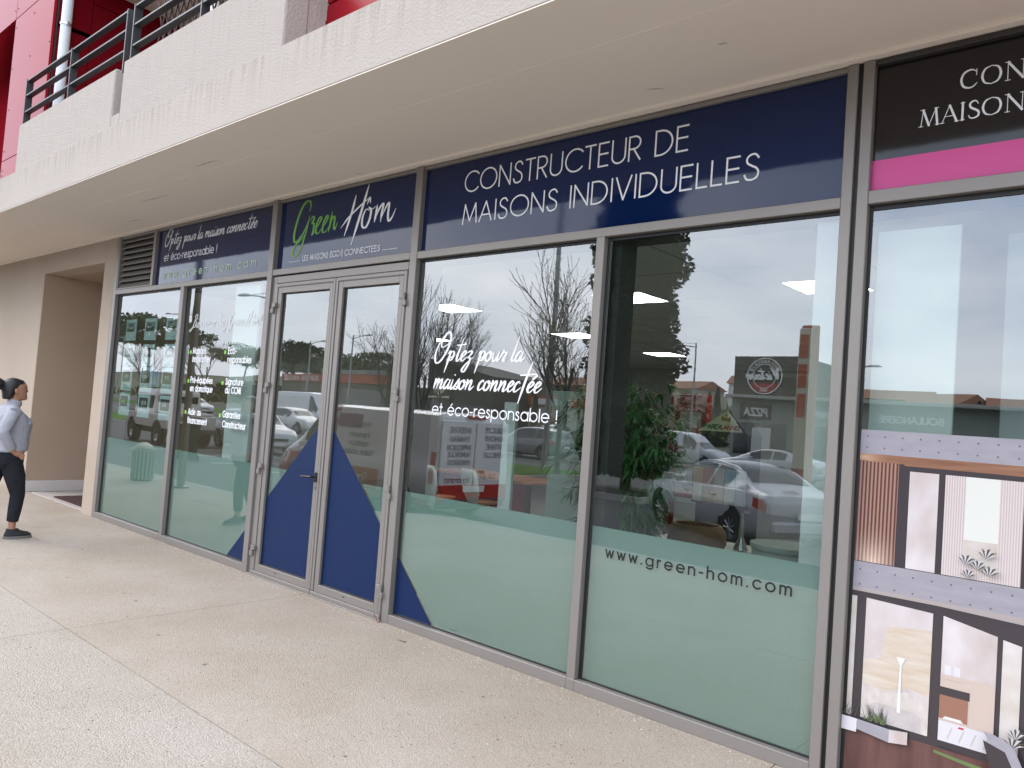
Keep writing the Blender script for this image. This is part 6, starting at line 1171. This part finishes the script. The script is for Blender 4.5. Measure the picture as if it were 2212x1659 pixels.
P_(MB().box(-13, 14, -14, 0, 0, 4.8), 'wall', 'wall_olive', bk_); P_(MB().cbox(-13.1, -2.5, -.2, .12, 4.8, 5.95, .02), 'fascia', 'fascia_orange', bk_); P_(MB().cbox(-2.5, 14.2, -.2, .35, 4.85, 6.1, .02), 'fascia', 'fascia_orange', bk_)
for k in range(3): P_(MB().cbox(-2.6, 14.3, -.3, .45, 6.1+k*.2, 6.27+k*.2, .02), 'roof_band', 'roof_band', bk_)
P_(MB().box(2.5, 11, .0, .06, .6, 4.0), 'window', 'dark_window', bk_); text(mb := MB(), 'BURGER KING', (-3.75, .13, 5.05), 7.5, .60, .12, SANS, .22, ax=BACK, d=.01); P_(mb, 'lettering', 'white_letters', bk_)
MB().lathe([(.001, .0), (.48, .0), (.48, .04), (.001, .05)], (-11.9+.1, .13, 5.36), 24, axis='y').obj('emblem', 'white_letters', bk_); MB().cbox(-12.2, -11.4, .185, .2, 5.27, 5.45, .02).obj('emblem_band', 'sign_red', bk_)
gb_ = empty('grey_block', VL(-50.3, -46), label='plain brown-grey shop block mirrored behind the script lettering', cat='building'); P_(MB().prism([(-4.3, 0), (4.3, 0), (4.3, 5.3), (-4.3, 6.9)], 'y', -9, 0), 'wall', 'wall_brown', gb_); P_(MB().box(-3.6, -1.8, 0, .06, 1.2, 3.0), 'window', 'dark_window', gb_); P_(MB().lathe([(.001, 0), (.9, 0), (.9, .05), (.001, .06)], (-2.6, .02, 4.3), 28, axis='y'), 'round_sign', 'sign_cream', gb_); P_(MB().cbox(-4.2, -1.0, .0, .2, 3.1, 3.3, .02), 'awning', 'sign_cream', gb_); P_(MB().box(.5, 3.4, 0, .06, .1, 2.6), 'door', 'dark_window', gb_)
os_ = empty('shop_row', VL(-43, -51), label='low row of shops with orange fascia', cat='building'); P_(MB().box(-9, 9, -10, 0, 0, 3.1), 'wall', 'wall_cream', os_); P_(MB().cbox(-9.1, 9.1, -.3, .3, 3.1, 4.0, .03), 'fascia', 'fascia_orange', os_); P_(MB().cbox(-2.5, 2.2, .3, .36, 3.2, 3.75, .02), 'sign', 'white_letters', os_); P_(MB().cbox(-9, 0, .3, .9, 2.2, 2.45, .03), 'awning', 'white_letters', os_)
for x in (-7.5, -5.0, 3.0, 5.6): P_(MB().box(x, x+1.8, 0, .06, .2, 2.1), 'window', 'dark_window', os_)
ar = MB(); ar.prism([(-1.0, 0), (1.0, 0)]+[(1.0*math.cos(a), 2.2+1.0*math.sin(a)) for a in [math.pi*k/12 for k in range(13)]], 'y', 0, .25); P_(ar, 'arched_porch', 'roof_tile', os_)
bo = empty('bakery', VL(-18, -56), label='bakery with tall brown sign block carrying a round emblem', cat='building')
P_(MB().box(-10.3, -4.9, -10, 0, 0, 8.3), 'sign_block', 'wall_brown', bo); P_(MB().box(-4.9, 14, -10, -.1, 0, 5.0), 'wall', 'wall_sage', bo); P_(MB().cbox(-10.4, 14, -.05, 1.2, 4.75, 5.02, .03), 'canopy', 'roof_band', bo); P_(MB().box(-10.31, -4.95, -.02, .05, 0, 4.75), 'lower_wall', 'wall_sage', bo)
rg = MB(); rg.lathe([(1.42, 0), (1.5, 0), (1.5, .06), (1.42, .06)], (-7.65, .03, 6.68), 40, axis='y'); rg.lathe([(.95, 0), (1.0, 0), (1.0, .06), (.95, .06)], (-7.65, .03, 6.68), 36, axis='y'); P_(rg, 'emblem_ring', 'white_letters', bo)
P_(MB().prism([(-7.65+1.4*math.cos(a), 6.68+1.4*math.sin(a)) for a in [R(205+13*k) for k in range(11)]], 'y', .02, .05), 'emblem_base', 'sign_red', bo)
text(mb := MB(), 'Victoire', (-6.25, .1, 6.42), 2.9, .95, .20, SCR, .0, .25, ax=BACK, d=.02, pen=True); P_(mb, 'lettering', 'white_letters', bo)
mb = MB()
for k, ch in enumerate('BOULANGERIE'):
    a = R(157-k*13.4); c_ = Vector((-7.65-1.2*math.cos(a), .05, 6.68+1.2*math.sin(a))); t0 = a-math.pi/2; U_ = Vector((-math.cos(t0), 0, math.sin(t0))); V2 = Vector((-math.cos(a)*1.0, 0, math.sin(a))); text(mb, ch, c_-U_*.08-V2*.1, .17, .22, .045, SANS, ax=(U_, V2, Vector((0, 1, 0))), d=.01)
text(mb, '1952', (-7.35, .05, 5.45), .6, .2, .045, SANS | {'1': (.2, [[(.1, 1), (.1, 0)]]), '9': SANS['6'], '5': SANS['S'], '2': SANS['Z']}, ax=BACK, d=.02); P_(mb, 'ring_lettering', 'white_letters', bo)
P_(MB().cbox(-9.6, -6.9, .05, .12, 3.1, 4.35, .02), 'pizza_board', 'wall_brown', bo); text(mb := MB(), 'PIZZA', (-7.25, .13, 3.4), 1.95, .55, .13, SANS, .2, ax=BACK, d=.01); P_(mb, 'lettering', 'white_letters', bo)
text(mb := MB(), 'SANDWICH', (-1.0, .0, 3.5), 3.2, .5, .11, SANS, .2, ax=BACK, d=.01); text(mb, 'BOULANGERIE', (5.3, .0, 3.5), 4.1, .45, .10, SANS, .2, ax=BACK, d=.01); P_(mb, 'lettering', 'white_letters', bo)
for x in (-10, -7.6, -4.4, -2, .4, 2.8, 5.2): P_(MB().box(x, x+2.0, .051, .1, .3, 2.8), 'window', 'dark_window', bo)
to = empty('totem_sign', VL(-9.55, -21.9), label='tall red and cream totem sign by the road', cat='sign'); P_(MB().prism([(.30*math.cos(a)*1.0, .16*math.sin(a)) for a in [2*math.pi*k/20 for k in range(20)]], 'z', -.05, 5.7), 'shaft', 'fascia_orange', to); P_(MB().cbox(-.30, .10, .10, .19, .9, 5.6, .02), 'face_panel', 'sign_cream', to)
for z, h in ((4.6, .8), (3.6, .8), (2.6, .8)): P_(MB().cbox(-.26, .02, .19, .2, z, z+h, .01), 'logo_tile', 'fascia_orange', to)
mat('menu_light', (.5, .5, .48), .5); mn = empty('menu_board', VL(-22.6, -48.8), label='white framed menu board before the bakery', cat='sign'); MB().cbox(-.7, .7, -.05, .05, .6, 2.4, .02).obj('board', 'menu_light', mn); MB().tube([(0, 0, -.05), (0, 0, .62)], .05, 8).obj('post', 'galv', mn)
# ---------------------------------------------------------------- hill with houses
mat('hill_scrub', (.085, .095, .045), .95, var=(.08, .7, (.15, .13, .075)))
hb = MB(); nx, ny = 60, 16; vs = []
def hz(x, y): d = min(1, max(0, (-y-72)/70)); return -.5+d*(8.2+1.6*math.sin(x*.05)+1.2*math.sin(x*.13+1)+1.0*mnoise.noise(Vector((x*.03, y*.03, 0))))
for j in range(ny+1):
    for i in range(nx+1): x = -330+420*i/nx; y = -70-180*j/ny; vs.append((x, y, hz(x, y)))
hb.faces(vs, [(j*(nx+1)+i, (j+1)*(nx+1)+i, (j+1)*(nx+1)+i+1, j*(nx+1)+i+1) for j in range(ny) for i in range(nx)]); tag(hb.obj('hill', 'hill_scrub', smooth=True), kind='structure')
hn = 0
for x, y, w_, h, rz_, mm, lab in ((-70, -124, 12, 4.2, 10, 'wall_cream', 'wide cream hillside house left of the cypresses'), (-60.5, -132, 7, 5.2, -15, 'white_letters', 'white hillside house between cypresses and palm'), (-50, -128, 9, 4.0, 5, 'wall_cream', 'cream hillside house hidden behind the bakery block'), (-37, -130, 14, 3.6, 0, 'wall_cream', 'long low hillside house behind the pale board'), (-27, -126, 8, 4.6, 20, 'white_letters', 'white hillside house right of the long low one'), (-17, -128, 10, 4.2, -10, 'wall_cream', 'cream hillside house near the pylon lamp'), (-82, -112, 15, 3.4, 0, 'roof_tile', 'terracotta hillside house low on the slope'), (-7, -130, 9, 4.0, 10, 'wall_cream', 'cream hillside house at the far right')):
    z0 = hz(x, y)-.4; hs = empty('hill_house', (x, y, z0), R(rz_), lab, 'house', 'houses on the hill'); MB().box(-w_/2, w_/2, -4, 4, 0, h).obj('wall', mm, hs); MB().prism([(-4.5, h), (4.5, h), (0, h+1.7)], 'x', -w_/2-.4, w_/2+.4).obj('roof', 'roof_tile', hs)
    for k in range(int(w_//2.6)): MB().box(-w_/2+1+k*2.5, -w_/2+2.1+k*2.5, 4.0, 4.05, 1.2, 2.6).obj('window', 'dark_window', hs)
def cypress(x, y, h, label, seed):
    z0 = hz(x, y)-.2; t_ = empty('cypress', (x, y, z0), 0, label, 'tree', 'cypresses on the hill'); MB().tube([(0, 0, -.2), (0, 0, h*.5)], [.2, .1], 8).obj('trunk', 'bark_brown', t_); rr = random.Random(seed); c_ = MB()
    for i in range(900):
        q = rr.random()**.8; z = .4+q*(h-.4); r_ = (h*.13)*min(1, (z-.2)/(h*.2))*(1-q)**.6*rr.uniform(.4, 1.1); a = rr.uniform(0, 6.283); p = Vector((r_*math.cos(a), r_*math.sin(a), z)); u = Vector((rr.gauss(0, .3), rr.gauss(0, .3), 1)).normalized()*.45; v_ = u.orthogonal().normalized()*.18; c_.faces([p-u, p+v_, p+u, p-v_], [(0, 1, 2, 3)])
    c_.obj('crown', 'leaves_dark', t_)
cypress(-58.2, -111, 4.4, 'shorter cypress on the hill, left of its pair', 1); cypress(-56.8, -111, 5.3, 'taller cypress on the hill, right of its pair', 2); cypress(-21.5, -118, 5.4, 'lone cypress on the hill seen past the neighbour pane', 3)
palm(-63.6, -116, 3.6, 'palm on the hill left of the cypresses', 8, base=hz(-63.6, -116), s=1.4); palm(-53.4, -113, 3.0, 'palm on the hill right of the cypresses', 9, base=hz(-53.4, -113), s=1.4)
bk2 = MB(); rr = random.Random(77)
for _ in range(5200):
    x = rr.uniform(-200, 40); y = rr.uniform(-110, -74); z = hz(x, y); s = rr.uniform(.5, 1.3); p = Vector((x, y, z+abs(rr.gauss(0, .9)))); a = Vector((rr.gauss(0, 1), rr.gauss(0, 1), rr.gauss(0, .7))).normalized()*s; b_ = a.orthogonal().normalized()*s*.7; bk2.faces([p-a, p+b_, p+a, p-b_], [(0, 1, 2, 3)], rr.choice((0, 0, 1)))
tag(bk2.obj('scrub', ['leaves_olive', 'needles']), 'olive scrub covering the slope below the hillside houses', 'scrub', kind='stuff')
